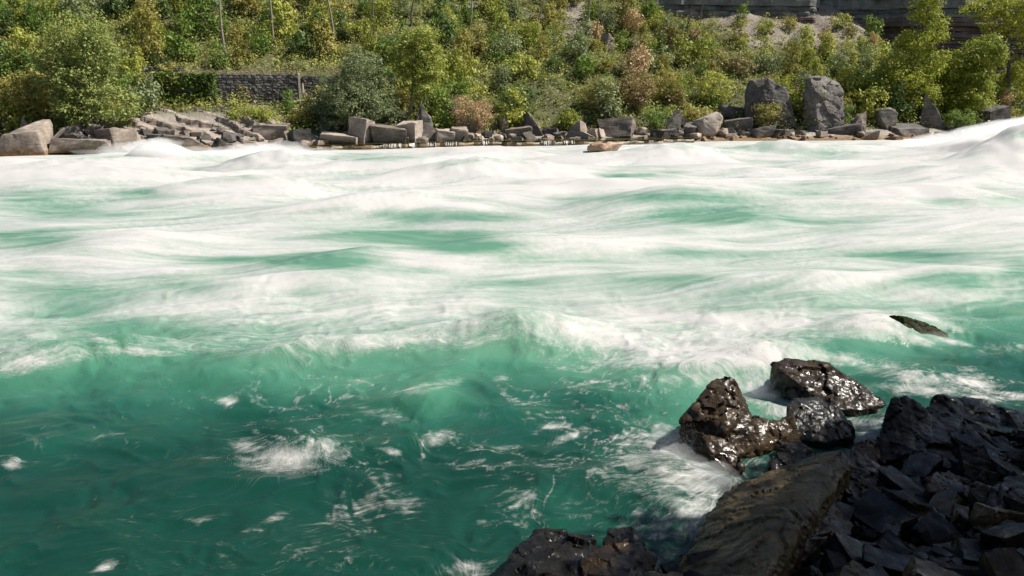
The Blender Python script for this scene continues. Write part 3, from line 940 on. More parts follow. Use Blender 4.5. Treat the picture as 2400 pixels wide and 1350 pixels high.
hero_rock('boulder', [
    [P(1845, 950, 13.3), P(1860, 933, 13.6), P(1925, 930, 13.7), P(1955, 945, 13.6), P(2003, 1005, 13.2), P(1995, 1025, 12.9), P(1930, 1038, 12.7), P(1870, 1028, 12.8), P(1845, 990, 13.0), P(1870, 940, 14.3), P(1960, 955, 14.2)]],
    'blocky dark boulder with a flat top, between the peaked boulder and the pool', M['wet_grey'], 0.03, 0.035, 0.45, 0.0, 7, SHORE_G)
hero_rock('boulder', [
    [P(1806, 1085, 12.0), P(1830, 1035, 12.5), P(1872, 1030, 12.5), P(1908, 1060, 12.2), P(1903, 1090, 11.9), P(1850, 1112, 11.8), P(1808, 1110, 11.8), P(1860, 1037, 13.0)]],
    'small rounded blue-grey boulder just above the tip of the brown slab', M['wet_grey'], 0.025, 0.03, 0.35, 0.0, 9, SHORE_G)
hero_rock('boulder', [
    [P(2056, 1040, 12.4), P(2072, 962, 12.7), P(2090, 932, 12.9), P(2130, 926, 13.0), P(2182, 976, 12.9), P(2190, 1020, 12.5), P(2150, 1090, 11.9), P(2062, 1088, 12.0), P(2110, 940, 13.7), P(2180, 985, 13.6)],
    [P(2130, 985, 12.8), P(2200, 968, 13.0), P(2245, 972, 13.0), P(2295, 1002, 12.8), P(2345, 1047, 12.5), P(2310, 1080, 12.0), P(2180, 1095, 11.7), P(2110, 1080, 11.9), P(2280, 1005, 13.8), P(2180, 985, 13.8)]],
    'biggest black boulder, a blunt peak with a long ridge falling to the right', M['wet_grey'], 0.035, 0.05, 0.5, 0.03, 11, SHORE_G)
hero_rock('boulder', [
    [P(2172, 962, 13.8), P(2185, 931, 14.2), P(2262, 932, 14.4), P(2325, 946, 14.4), P(2420, 976, 14.2), P(2450, 1040, 13.4), P(2290, 1012, 13.3), P(2190, 988, 13.4), P(2250, 937, 15.0), P(2420, 970, 15.0)]],
    'broad flat-topped black boulder behind the ridge at the right edge', M['wet_grey'], 0.04, 0.05, 0.5, 0.05, 13, SHORE_G)
hero_rock('slab', [
    [Z(1700, 1148, 0.4), Z(1640, 1232, 0.32), Z(1588, 1350, 0.28), Z(1575, 1420, 0.28), Z(1800, 1110, 0.5), Z(1880, 1076, 0.7), Z(1935, 1062, 0.78), Z(1978, 1062, 0.78), Z(1998, 1082, 0.74), Z(1950, 1152, 0.74), Z(1860, 1195, 0.82), Z(1805, 1240, 0.86), Z(1795, 1330, 0.86), Z(1760, 1420, 0.8)]],
    'large tilted olive-brown slab running from the water up to the stone heap', M['slab_rock'], 0.028, 0.045, 0.5, 0.075, 15, SHORE_G, (-0.42, -0.05), -0.6, 0.06)
hero_rock('boulder', [
    [P(1950, 1118, 11.0), P(2000, 1082, 11.3), P(2055, 1080, 11.4), P(2080, 1108, 11.2), P(2128, 1166, 10.7), P(2112, 1195, 10.5), P(2060, 1180, 10.4), P(1980, 1152, 10.6), P(2040, 1087, 12.0)]],
    'ridged black boulder with sparkling wet edges to the right of the slab tip', M['wet_brown'], 0.025, 0.05, 0.3, 0.06, 17, SHORE_G, (0.7, 0.2))
hero_rock('boulder', [
    [P(1798, 1215, 9.5), P(1830, 1195, 9.8), P(1900, 1188, 9.8), P(1950, 1208, 9.7), P(1948, 1245, 9.3), P(1890, 1262, 9.1), P(1810, 1250, 9.2), P(1880, 1195, 10.2)]],
    'rugged brown rock leaning on the lower right side of the slab', M['wet_brown'], 0.022, 0.04, 0.25, 0.04, 19, SHORE_G)
hero_rock('boulder', [
    [P(1165, 1372, 8.7), P(1185, 1312, 9.1), P(1215, 1277, 9.3), P(1262, 1262, 9.4), P(1330, 1266, 9.4), P(1385, 1256, 9.5), P(1415, 1285, 9.2), P(1420, 1300, 9.1), P(1400, 1370, 8.4), P(1250, 1335, 8.7), P(1300, 1420, 8.1), P(1250, 1268, 10.0), P(1390, 1257, 10.0)]],
    'wide dark boulder at the bottom edge, alone to the left of the slab', M['wet_grey'], 0.025, 0.045, 0.45, 0.03, 21, SHORE_G)
hero_rock('boulder', [
    [P(1362, 1305, 8.9), P(1415, 1277, 9.1), P(1500, 1275, 9.1), P(1541, 1300, 9.0), P(1536, 1345, 8.7), P(1460, 1372, 8.3), P(1365, 1372, 8.3), P(1460, 1278, 9.5)]],
    'sunlit brown block at the bottom edge, close to the narrow channel', M['wet_brown'], 0.022, 0.035, 0.35, 0.03, 23, SHORE_G)
hero_rock('boulder', [
    [P(1412, 1264, 9.3), P(1425, 1241, 9.5), P(1480, 1237, 9.5), P(1516, 1272, 9.3), P(1500, 1292, 9.1), P(1420, 1292, 9.1), P(1450, 1243, 10.0)]],
    'small pointed dark rock behind the sunlit brown block', M['wet_grey'], 0.022, 0.03, 0.3, 0.0, 25, SHORE_G)
hero_rock('boulder', [
    [P(1232, 1270, 9.6), P(1252, 1243, 9.8), P(1328, 1241, 9.8), P(1345, 1262, 9.6), P(1290, 1285, 9.3), P(1290, 1246, 10.3)]],
    'low flat grey rock at the back of the wide bottom boulder', M['wet_grey'], 0.022, 0.03, 0.25, 0.04, 27, SHORE_G)
hero_rock('boulder', [
    [P(1450, 1347, 7.9), P(1520, 1337, 8.0), P(1600, 1343, 8.0), P(1620, 1420, 7.4), P(1440, 1420, 7.4)]],
    'rock just cut by the bottom edge at the mouth of the channel', M['wet_grey'], 0.025, 0.03, 0.3, 0.0, 29, SHORE_G)
hero_rock('boulder', [
    [P(2170, 1120, 10.6), P(2200, 1101, 10.9), P(2285, 1132, 10.8), P(2293, 1158, 10.5), P(2283, 1192, 10.2), P(2175, 1150, 10.3), P(2230, 1105, 11.2)]],
    'long rectangular brown-black block below the big ridge', M['wet_brown'], 0.022, 0.025, 0.3, 0.03, 31, SHORE_G)
hero_rock('boulder', [
    [P(2228, 1078, 11.5), P(2265, 1056, 11.9), P(2350, 1048, 12.0), P(2385, 1060, 11.8), P(2330, 1094, 11.2), P(2260, 1088, 11.3)]],
    'flat blue-grey stone lying under the right end of the big ridge', M['wet_grey'], 0.022, 0.03, 0.3, 0.05, 33, SHORE_G)
hero_rock('boulder', [
    [P(2290, 1215, 9.5), P(2325, 1140, 10.0), P(2380, 1108, 10.3), P(2450, 1120, 10.3), P(2470, 1240, 9.3), P(2400, 1270, 9.0), P(2320, 1240, 9.2), P(2400, 1115, 10.9)]],
    'large smooth-faced grey boulder at the right edge above the corner', M['wet_grey'], 0.028, 0.03, 0.45, 0.04, 35, SHORE_G)
hero_rock('boulder', [
    [P(2286, 1350, 8.2), P(2320, 1272, 8.7), P(2400, 1255, 8.9), P(2470, 1290, 8.7), P(2480, 1420, 7.6), P(2300, 1420, 7.6), P(2390, 1262, 9.4)]],
    'grey boulder filling the bottom right corner', M['wet_grey'], 0.025, 0.035, 0.4, 0.04, 37, SHORE_G)
hero_rock('boulder', [
    [P(1940, 1380, 7.7), P(1992, 1312, 8.2), P(2030, 1325, 8.1), P(2090, 1385, 7.6), P(2060, 1420, 7.4), P(2000, 1318, 8.7)]],
    'grey-brown wedge of rock poking up at the bottom edge right of the slab', M['slab_rock'], 0.022, 0.025, 0.3, 0.0, 39, SHORE_G)
hero_rock('boulder', [
    [P(2105, 1330, 8.3), P(2165, 1275, 8.8), P(2250, 1290, 8.7), P(2285, 1345, 8.2), P(2270, 1420, 7.5), P(2110, 1420, 7.5), P(2200, 1285, 9.3)]],
    'black sloping boulder at the bottom edge beside the corner boulder', M['wet_grey'], 0.025, 0.035, 0.4, 0.05, 41, SHORE_G)
hero_rock('boulder', [
    [q for px, py, dz in ((2084, 737, 0.06), (2118, 739, 0.15), (2160, 752, 0.20), (2195, 765, 0.17), (2222, 781, 0.06)) for q in over_water(px, py, dz)]],
    'mossy rock crest showing through the water, white foam pouring off its left end', M['mossy_rock'], 0.03, 0.03, 0.3, 0.0, 43, None, (0.2, -0.15), -0.6, 0.05)
hero_rock('boulder', [
    [P(1985, 1078, 11.8), P(2000, 1040, 12.2), P(2050, 1030, 12.4), P(2064, 1060, 12.1), P(2060, 1085, 11.8), P(2010, 1095, 11.6), P(2030, 1035, 12.9)]],
    'low dark rock wedged in the gap left of the biggest boulder', M['wet_brown'], 0.025, 0.04, 0.3, 0.0, 45, SHORE_G)

HEROES = [('the tall peaked boulder', 1720, 990), ('the biggest black boulder', 2180, 1010), ('the tilted slab', 1830, 1180), ('the ridged black boulder', 2050, 1130),
          ('the rectangular block', 2230, 1145), ('the right edge boulder', 2380, 1190), ('the corner boulder', 2380, 1320), ('the bottom wedge', 2010, 1350), ('the rugged brown rock', 1880, 1225),
          ('the sloping bottom boulder', 2200, 1330)]
hero_xy = [Z(px, py, 0.4)[:2] for _, px, py in HEROES]

# rubble: a dozen stone shapes, copied one by one over the bank
rng = np.random.RandomState(12)
STONES = []
for i in range(14):
    kind = ['block', 'slab', 'wedge', 'block', 'slab', 'round', 'wedge'][i % 7]
    dims = {'block': (1.0, 0.7, 0.6), 'slab': (1.15, 0.75, 0.36), 'wedge': (1.0, 0.7, 0.6), 'round': (0.9, 0.75, 0.6)}[kind]
    for mk in ('wet_grey', 'wet_brown'):
        STONES.append((kind, mk, rock_mesh('stone', kind, dims, 100 + i, M[mk], 4, 0.06, 0.08)))
SHAPE_W = {'block': 'blocky', 'slab': 'flat', 'wedge': 'wedge-shaped', 'round': 'rounded'}
TONE_W = {'wet_grey': 'blue-black', 'wet_brown': 'brown-black'}
placed = []
tries = 0
sizes = sorted(list(rng.uniform(0.28, 0.66, 105)) + list(rng.uniform(0.12, 0.28, 190)), reverse=True)
for sz in sizes:
    for _ in range(60):
        x, y = rng.uniform(1.5, 12.5), rng.uniform(6.2, 16)
        if bank_d(x, y) < -0.15 or bank_d(x, y) > 6:
            continue
        px, py = project(x, y, near_bank(x, y))
        if px < 1560 or px > 2560 or py > 1480:
            continue
        if all((x - a) ** 2 + (y - b) ** 2 > (0.40 * (sz + s)) ** 2 for a, b, s in placed):
            break
    else:
        continue
    placed.append((x, y, sz))
    kind, mk, me = STONES[rng.randint(len(STONES))]
    o = link('stone', me)
    o.location = (x, y, float(near_bank(x, y)) - 0.10 * sz + rng.uniform(0, 0.12))
    o.rotation_euler = (rng.uniform(-0.4, 0.4), rng.uniform(-0.4, 0.4), rng.uniform(0, 6.28))
    o.scale = (sz * rng.uniform(0.9, 1.25), sz * rng.uniform(0.8, 1.1), sz * rng.uniform(0.75, 1.15))
    k = min(range(len(HEROES)), key=lambda q: (hero_xy[q][0] - x) ** 2 + (hero_xy[q][1] - y) ** 2)
    dxh, dyh = x - hero_xy[k][0], y - hero_xy[k][1]
    rel = ('right of' if dxh > 0 else 'left of') if abs(dxh) > abs(dyh) else ('behind' if dyh > 0 else 'in front of')
    size_w = 'large' if sz > 0.58 else 'middling' if sz > 0.36 else 'small' if sz > 0.22 else 'tiny'
    tag(o, f'{size_w} {SHAPE_W[kind]} {TONE_W[mk]} wet stone {rel} {HEROES[k][0]}', 'stone', 'loose wet stones heaped on the near shore')

# gravel between the stones, nobody could count it
V_, F_ = [], []
tet = np.array([(1, 1, 1), (-1, -1, 1), (-1, 1, -1), (1, -1, -1)], float)
n_g = 9000
gx_, gy_ = rng.uniform(1.2, 13, n_g), rng.uniform(5.5, 16, n_g)
keep = bank_d(gx_, gy_) > -0.1
gx_, gy_ = gx_[keep], gy_[keep]
gs = rng.uniform(0.02, 0.06, len(gx_))
rotm = np.linalg.qr(rng.normal(size=(len(gx_), 3, 3)))[0]
gv = np.einsum('nij,kj->nki', rotm, tet) * gs[:, None, None] + np.stack([gx_, gy_, near_bank(gx_, gy_)], 1)[:, None, :]
gf = (np.arange(len(gx_)) * 4)[:, None, None] + np.array([[0, 1, 2], [0, 3, 1], [0, 2, 3], [1, 3, 2]])[None]
tag(link('gravel', mesh_np('gravel', gv.reshape(-1, 3), gf.reshape(-1, 3), False, [M['wet_grey']])), 'fine dark gravel between the near stones', 'gravel', None, 'stuff')

# ------------------------------------------------------------------ far bank rocks
FAR = [  # px centre, py bottom, width px, height px, shape, material, yaw, label
 (8, 366, 150, 82, 'wedge', 'far_rock', 0.25, 'large sloping grey-brown boulder at the waterline, cut by the left edge'),
 (62, 326, 52, 46, 'wedge', 'far_rock', 0.5, 'upright brown wedge leaning on the sloping left edge boulder'),
 (38, 296, 34, 24, 'block', 'far_rock_dark', 0.3, 'bluish dark block behind the sloping left edge boulder'),
 (166, 362, 122, 34, 'slab', 'far_rock', 0.1, 'long flat rock with an orange waterline left of the cube'),
 (264, 352, 68, 46, 'block', 'far_rock', -0.5, 'cube of grey rock with a bright right side, below the big leafy tree'),
 (215, 330, 44, 38, 'round', 'far_rock_dark', 0.8, 'dark squarish rock tucked behind the cube, under the tree'),
 (166, 336, 54, 28, 'round', 'far_rock_dark', 0.2, 'dark mottled rock beside the leaning driftwood log'),
 (215, 357, 40, 18, 'slab', 'far_rock', 0.6, 'small pale slab at the foot of the cube'),
 (118, 330, 40, 22, 'round', 'far_rock', 0.1, 'low pinkish rock at the foot of the driftwood log'),
 (300, 300, 60, 26, 'round', 'far_rock', 0.3, 'lumpy grey rock under the right skirt of the leafy bush'),
 (420, 350, 130, 40, 'wedge', 'far_rock', 0.35, 'broad smooth face of pale rock behind the first breaking crest'),
 (522, 346, 38, 22, 'wedge', 'far_rock_dark', 0.5, 'small dark-sided wedge standing on the pale lower shelf'),
 (628, 327, 76, 34, 'block', 'far_rock', 0.2, 'wide brown block between the outcrop and the dark cube'),
 (632, 296, 42, 20, 'round', 'far_rock_pale', 0.1, 'grey boulder lying on top of the wide brown block'),
 (698, 350, 50, 42, 'block', 'far_rock_dark', 0.45, 'dark upright cube at the waterline with a lit right corner'),
 (640, 347, 36, 18, 'round', 'far_rock', 0.5, 'small pale stone to the left of the dark cube'),
 (738, 347, 30, 18, 'round', 'far_rock_pale', 0.5, 'small pale stone to the right of the dark cube'),
 (790, 345, 92, 26, 'slab', 'far_rock', 0.1, 'low loaf-shaped rock below the round willow'),
 (843, 341, 48, 62, 'block', 'far_rock', -0.5, 'tall upright block to the left of the two square blocks'),
 (904, 343, 78, 46, 'block', 'far_rock', 0.15, 'big grey square block with a rounded right corner'),
 (958, 336, 50, 46, 'block', 'far_rock_pale', -0.3, 'pale cracked square block at the foot of the leaning tree'),
 (1000, 330, 50, 82, 'wedge', 'far_rock_dark', 0.2, 'dark pointed rock standing behind the square blocks'),
 (978, 344, 44, 22, 'round', 'far_rock_dark', 0.4, 'dark low stone in front of the pale cracked block'),
 (1033, 339, 46, 36, 'block', 'far_rock', 0.25, 'left half of the split block at the water edge'),
 (1072, 338, 44, 36, 'block', 'far_rock_pale', 0.2, 'right half of the split block at the water edge'),
 (1182, 310, 30, 36, 'wedge', 'far_rock_pale', 0.3, 'narrow pale upright stone right of the tan bush'),
 (1214, 322, 54, 22, 'slab', 'far_rock', 0.2, 'flat stone right of the tan bush near the water'),
 (1250, 318, 56, 54, 'wedge', 'far_rock_dark', 0.1, 'rough grey pyramid of rock under the earthy gully'),
 (1352, 325, 54, 38, 'wedge', 'far_rock', -0.4, 'brown sloping boulder below the bright small bush'),
 (1312, 326, 26, 14, 'block', 'far_rock_dark', 0.2, 'little dark block at the waterline below the gully'),
 (1400, 318, 40, 22, 'round', 'far_rock', 0.2, 'rounded stone between the sloping boulder and the big flat block'),
 (1455, 322, 82, 40, 'block', 'far_rock', -0.25, 'big flat-topped block with a pale lit face in mid bank'),
 (1505, 318, 34, 22, 'round', 'far_rock_pale', 0.2, 'pale stone at the right of the big flat-topped block'),
 (1562, 305, 66, 50, 'wedge', 'far_rock_dark', 0.5, 'brown tent-shaped boulder with a sharp ridge'),
 (1572, 321, 40, 22, 'wedge', 'far_rock_dark', 0.1, 'black wedge in front of the tent-shaped boulder'),
 (1660, 324, 72, 64, 'round', 'far_rock_pale', 0.3, 'large pale tilted boulder with a slanting grain'),
 (1720, 278, 78, 26, 'slab', 'far_rock_dark', 0.2, 'flat ledge of rock behind the pale tilted boulder'),
 (1740, 308, 60, 30, 'block', 'far_rock_dark', -0.2, 'dark broken block right of the pale tilted boulder'),
 (1700, 324, 34, 22, 'round', 'far_rock', 0.2, 'small brown stone at the right foot of the tilted boulder'),
 (1790, 322, 54, 24, 'block', 'far_rock_dark', 0.2, 'dark low block in front of the great dark slab'),
 (1830, 322, 40, 18, 'block', 'far_rock_dark', 0.5, 'brown waterline block left of the great lit boulder'),
 (1848, 300, 50, 70, 'wedge', 'far_rock_dark', 0.1, 'shaded leaning rock between the great slab and the great lit boulder'),
 (1962, 316, 90, 20, 'slab', 'far_rock_dark', 0.1, 'low dark ledge at the foot of the greatest boulder'),
 (2008, 310, 44, 46, 'wedge', 'far_rock', 0.2, 'grey wedge right of the greatest boulder'),
 (2080, 306, 58, 56, 'round', 'far_rock_dark', 0.2, 'rounded dark boulder under the tall yellow-green tree'),
 (2036, 328, 54, 18, 'wedge', 'far_rock_dark', 0.1, 'black rock awash in the river right of the greatest boulder'),
 (2140, 320, 76, 22, 'slab', 'far_rock_dark', 0.1, 'flat layered rock at the water edge under the right trees'),
 (2192, 300, 64, 76, 'wedge', 'far_rock_dark', -0.2, 'tall shaded slab between the two right trees'),
 (2335, 300, 60, 44, 'block', 'far_rock_dark', 0.2, 'dark block at the far right behind the big wave'),
 (2306, 296, 26, 36, 'wedge', 'far_rock_pale', 0.2, 'narrow pale rock at the far right beside the low round bush'),
 (2385, 300, 50, 22, 'slab', 'far_rock', 0.2, 'flat brown rock just above the crest of the big wave'),
 (1420, 360, 92, 26, 'round', 'orange_rock', 0.1, 'orange-brown wet boulder washed by the rapids below the little falls'),
 (1395, 90, 40, 30, 'wedge', 'far_rock', 0.2, 'crumbling grey outcrop high on the slope below the bare gully'),
 (1425, 118, 36, 40, 'wedge', 'far_rock', 0.4, 'leaning grey outcrop among the mid slope bushes'),
]
far_boxes = []
for i, (px, py, w, h, kind, mk, yaw, lab) in enumerate(FAR):
    x, y, z = hit(px, py)
    d = y * CP - (z - CAM_H) * SP
    W, Hh = w * d / FPX, h * d / FPX
    Dp = W * (0.95 if kind != 'slab' else 1.2)
    if kind == 'slab' and 240 < px < 640:
        Dp = W * 0.8
    corr = 1.0 / (abs(math.cos(yaw)) + 0.35 * abs(math.sin(yaw)))
    me = rock_mesh('boulder', kind, (W * corr * 1.0, Dp * corr, Hh * 1.12), 300 + i, M[mk], 3, 0.02, 0.05)
    o = link('boulder', me, None, (x, y + Dp * 0.42, z - 0.15 * Hh))
    rj_ = random.Random(i)
    o.rotation_euler = (rj_.uniform(-0.16, 0.16), rj_.uniform(-0.2, 0.2), yaw)
    far_boxes.append((x, y + Dp * 0.4, max(W, Dp) * 0.55))
    tag(o, lab, 'rock', 'boulders along the far bank')

yb = hit(1930, 308)[1]
hero_rock('boulder', [[P(1880, 304, yb + 1.6), P(1885, 236, yb + 1.6), P(1893, 179, yb + 1.3), P(1916, 308, yb - 0.5), P(1913, 218, yb + 0.2), P(1899, 182, yb + 0.9), P(1980, 304, yb + 0.6), P(1977, 216, yb + 1.2), P(1963, 192, yb + 2.0),
                      P(1935, 177, yb + 2.4), P(1888, 185, yb + 4.0), P(1970, 208, yb + 4.2), P(1978, 300, yb + 4.0)]],
          'greatest boulder of the far bank, lit on its right and shaded on its left', M['far_rock_dark'], 0.13, 0.13, 2.2, 0.05, 51, 'boulders along the far bank', (0.1, 0.3))
hero_rock('boulder', [[P(1751, 196, yb + 2.0), P(1757, 188, yb + 2.0), P(1797, 182, yb + 1.8), P(1842, 206, yb + 1.4), P(1853, 236, yb + 1.2), P(1866, 302, yb + 0.6), P(1765, 302, yb + 1.0), P(1758, 250, yb + 1.6), P(1820, 250, yb + 0.6),
                      P(1760, 190, yb + 5.0), P(1840, 208, yb + 4.5), P(1860, 300, yb + 4.0)]],
          'great dark slab of rock standing behind the pale green bush', M['far_rock_dark'], 0.13, 0.14, 2.2, 0.0, 53, 'boulders along the far bank')
# the stepped outcrop left of the cube row: one mass of rock in dipping beds
ox, os_ = np.meshgrid(np.linspace(-45.5, -25.0, 230), np.linspace(-1.2, 9.6, 130))
bz_ = np.interp(os_, [-1.2, -0.2, 0.5, 2.0, 4.5, 7.5, 9.6], [-0.9, -0.2, 0.6, 1.5, 2.9, 4.0, 4.3])
bz_ = bz_ + 0.55 * f2(ox / 4.5 + 2, os_ / 3.0, 3)
dip = 0.30 * (ox + 36) + 0.5 * f2(ox / 5.0, os_ / 3.0 + 9, 3)
q_ = (bz_ + dip) / 0.85
fr_ = q_ - np.floor(q_)
stp = (np.floor(q_) + sstep(0.78, 0.97, fr_)) * 0.85 - dip
oz_ = 0.15 * bz_ + 0.85 * stp + 0.14 * f2(ox / 0.7, os_ / 0.5, 4) + 0.12 * np.abs(f2(ox / 1.8 + 5, os_ / 1.1, 3))
fade = sstep(-45.5, -43.5, ox) * (1 - sstep(-27.5, -25.2, ox)) * (1 - sstep(8.6, 9.6, os_))
oz_ = oz_ * fade + (-0.9) * (1 - fade) * (os_ < 4) + (1 - fade) * (os_ >= 4) * (bz_ - 1.0)
oy_ = yshore(ox) + os_ / 0.968 - 0.22 * f2(ox / 1.1, oz_ / 0.4, 3)
idx = np.arange(ox.size).reshape(ox.shape)
quads = np.stack([idx[:-1, :-1], idx[:-1, 1:], idx[1:, 1:], idx[1:, :-1]], -1).reshape(-1, 4)
me = mesh_np('rock_outcrop', np.stack([ox, oy_, oz_], -1).reshape(-1, 3), quads, True, [M['far_rock']])
me.set_sharp_from_angle(angle=R(38))
tag(link('rock_outcrop', me), 'broad stepped outcrop of pale dipping rock beds between the grey cube and the dark cube', 'rock')

# small stones strewn along the far waterline
rngs = np.random.RandomState(44)
SM = [(k, rock_mesh('stone', k, (1, 0.8, 0.62), 500 + j, M[mk], 2, 0.05)) for j, (k, mk) in enumerate([('block', 'far_rock'), ('wedge', 'far_rock_dark'), ('round', 'far_rock_pale'), ('slab', 'far_rock'), ('block', 'far_rock_dark'), ('wedge', 'far_rock_pale')])]
SMW = ['blocky grey', 'dark wedge-shaped', 'pale rounded', 'flat grey', 'dark blocky', 'pale wedge-shaped']
MARKS = [('the sloping boulder at the left edge', 15), ('the grey cube', 264), ('the outcrop', 430), ('the outcrop end', 575), ('the dark cube', 698), ('the loaf-shaped rock', 790), ('the square blocks', 905), ('the split block', 1055), ('the tan bush', 1110),
         ('the earthy gully', 1250), ('the sloping boulder', 1352), ('the big flat-topped block', 1455), ('the tent-shaped boulder', 1562), ('the pale tilted boulder', 1660), ('the great dark slab', 1800), ('the greatest boulder', 1930), ('the rounded dark boulder', 2080), ('the right trees', 2230)]
for i in range(290):
    px = rngs.uniform(90, 2330)
    x0, y0, z0 = hit(px, 330)
    s = abs(rngs.normal(0, 2.1)) + 0.1
    dx, dy, dz = ray(px, 330)
    y = float(yshore(x0)) + s
    x = dx / dy * y
    z = float(terrain(x, y))
    sz = rngs.uniform(0.35, 1.0) * (0.8 if s < 1 else 1.3)
    if rngs.uniform() < 0.16:
        sz = rngs.uniform(1.1, 1.9)
    k = rngs.randint(len(SM))
    o = link('small_rock', SM[k][1], None, (x, y, z - 0.1 * sz))
    o.rotation_euler = (rngs.uniform(-0.3, 0.3), rngs.uniform(-0.3, 0.3), rngs.uniform(0, 6.28))
    o.scale = (sz * rngs.uniform(0.8, 1.3), sz, sz * rngs.uniform(0.7, 1.2))
    mk = min(MARKS, key=lambda q: abs(q[1] - px))
    side = 'left of' if px < mk[1] - 22 else 'right of' if px > mk[1] + 22 else 'beside'
    pos_w = 'at the waterline' if s < 1.2 else 'above the waterline' if s < 2.8 else 'up the bank'
    tag(o, f'{"bulky" if sz > 1.1 else "large" if sz > 0.8 else "small"} {SMW[k]} rock {pos_w} {side} {mk[0]}', 'rock', 'small rocks strewn along the far bank')

# rock shelf with thin falls at the far waterline
def shelf_line(px, off):
    x, y, z = hit(px, 338)
    return np.array([x, float(yshore(x)) - off])
pxs = np.linspace(660, 1640, 90)
fr, bk = [], []
for i, p in enumerate(pxs):
    off = 1.9 + 0.5 * n2(np.array([p / 60.0]), np.array([0.3]))[0] + (1.6 if 1180 < p < 1560 else 0)
    fr.append(shelf_line(p, off + 0.3 * n2(np.array([p / 17.0]), np.array([4.3]))[0]))
    bk.append(shelf_line(p, -1.2))
Vv, Ff = [], []
for i in range(len(pxs)):
    top = 0.42 + 0.06 * math.sin(i * 1.7)
    for q in ((fr[i], -0.6), (fr[i], top * 0.5), (fr[i] + np.array([0.02, 0.12]), top), (bk[i], 0.46)):
        Vv.append((q[0][0], q[0][1], q[1]))
for i in range(len(pxs) - 1):
    for k in range(3):
        a = i * 4 + k
        Ff.append((a, a + 4, a + 5, a + 1))
M['shelf'] = rock_mat('shelf', (0.05, 0.04, 0.018), (0.13, 0.085, 0.032), (0.27, 0.18, 0.09), rough=0.35, wet=0.5, scale=1.2)
tag(link('rock_shelf', mesh_np('rock_shelf', Vv, Ff, False, [M['shelf']])), 'low brown rock shelf along the far waterline with thin water running off it', 'rock shelf')
mfilm, nt, bs, L = new_mat('shallow_water')
bs.inputs['Base Color'].default_value = (0.035, 0.042, 0.014, 1)
bs.inputs['Roughness'].default_value = 0.15
nb_ = noise_tex(nt, 2.5, 3, 0.5)
bb = nd(nt, 'ShaderNodeBump')
bb.inputs['Strength'].default_value = 0.25
L(nb_.outputs[0], bb.inputs['Height'])
L(bb.outputs[0], bs.inputs['Normal'])
Vv, Ff = [], []
for i in range(len(pxs)):
    for q, z in ((fr[i] + np.array([0.03, 0.35]), 0.52), (bk[i] + np.array([0, 0.3]), 0.56)):
        Vv.append((q[0], q[1], z))
for i in range(len(pxs) - 1):
    Ff.append((i * 2, i * 2 + 2, i * 2 + 3, i * 2 + 1))
tag(link('shallows', mesh_np('shallows', Vv, Ff, True, [mfilm])), 'still olive-green shallow water lying on the rock shelf', None, None, 'structure')
mfall, nt, bs, L = new_mat('falling_water')
bs.inputs['Base Color'].default_value = (0.26, 0.25, 0.22, 1)
bs.inputs['Roughness'].default_value = 0.5
FALLW = ['thin fall', 'white fall', 'narrow fall', 'broken fall']
for j, (p0, p1, lab) in enumerate([(908, 950, 'white fall off the shelf below the big grey square block'), (962, 984, 'thin fall off the shelf below the pale cracked block'), (1005, 1030, 'small fall off the shelf below the left half of the split block'), (1048, 1080, 'white fall off the shelf below the right half of the split block'),
                                   (1130, 1150, 'narrow fall off the shelf below the tan bush'), (1265, 1300, 'white fall off the shelf below the earthy gully'), (1318, 1345, 'thin fall off the shelf just left of the orange-brown boulder')]):
    Vv, Ff = [], []
    rj = random.Random(j)
    n = max(6, int((p1 - p0) / 1.6))
    for i in range(n):
        p = p0 + (p1 - p0) * (i + 0.5) / n
        k = int(np.clip(np.searchsorted(pxs, p), 1, len(pxs) - 1))
        t = (p - pxs[k - 1]) / (pxs[k] - pxs[k - 1])
        c = fr[k - 1] * (1 - t) + fr[k] * t
        jy = rj.uniform(-0.05, 0.05)
        zt = rj.uniform(0.36, 0.54)
        for (yy, zz) in ((0.10, 0.525), (0.0 + jy, zt), (-0.12 + jy, zt - 0.14), (-0.2 + jy, zt - rj.uniform(0.16, 0.4))):
            Vv.append((c[0] + rj.uniform(-0.02, 0.02), c[1] + yy, zz))
    for i in range(n - 1):
        if rj.random() < 0.4:
            continue
        for q in range(3):
            Ff.append((i * 4 + q, i * 4 + 4 + q, i * 4 + 5 + q, i * 4 + 1 + q))
    tag(link('waterfall', mesh_np('waterfall', Vv, Ff, True, [mfall])), lab, 'waterfall', 'little falls off the rock shelf')

# ------------------------------------------------------------------ cliff
cl = tag(empty('cliff', (60, 150, 10)), 'layered cliff above the scree, grey beds over dark red-brown beds', 'cliff')
line = [P(1330, 0, 139), P(1560, 0, 141), P(1700, 20, 142.5), P(1890, 34, 143.5), P(1900, 34, 144.2), P(1915, 30, 150), P(2050, 55, 150), P(2110, 100, 147.5), P(2240, 120, 147), P(2450, 130, 150), P(2800, 130, 156), P(3100, 130, 162)]
line = [np.array(p[:2]) for p in line]
pts = []
for a, b in zip(line[:-1], line[1:]):
    n = max(2, int(np.linalg.norm(b - a) / 0.8))
    for i in range(n):
        pts.append(a + (b - a) * i / n)
pts = np.array(pts)
tn = np.gradient(pts, axis=0)
nrm = np.stack([tn[:, 1], -tn[:, 0]], 1)
nrm /= np.linalg.norm(nrm, axis=1)[:, None]
rc_ = np.random.RandomState(5)
zc = 4.0
bi = 0
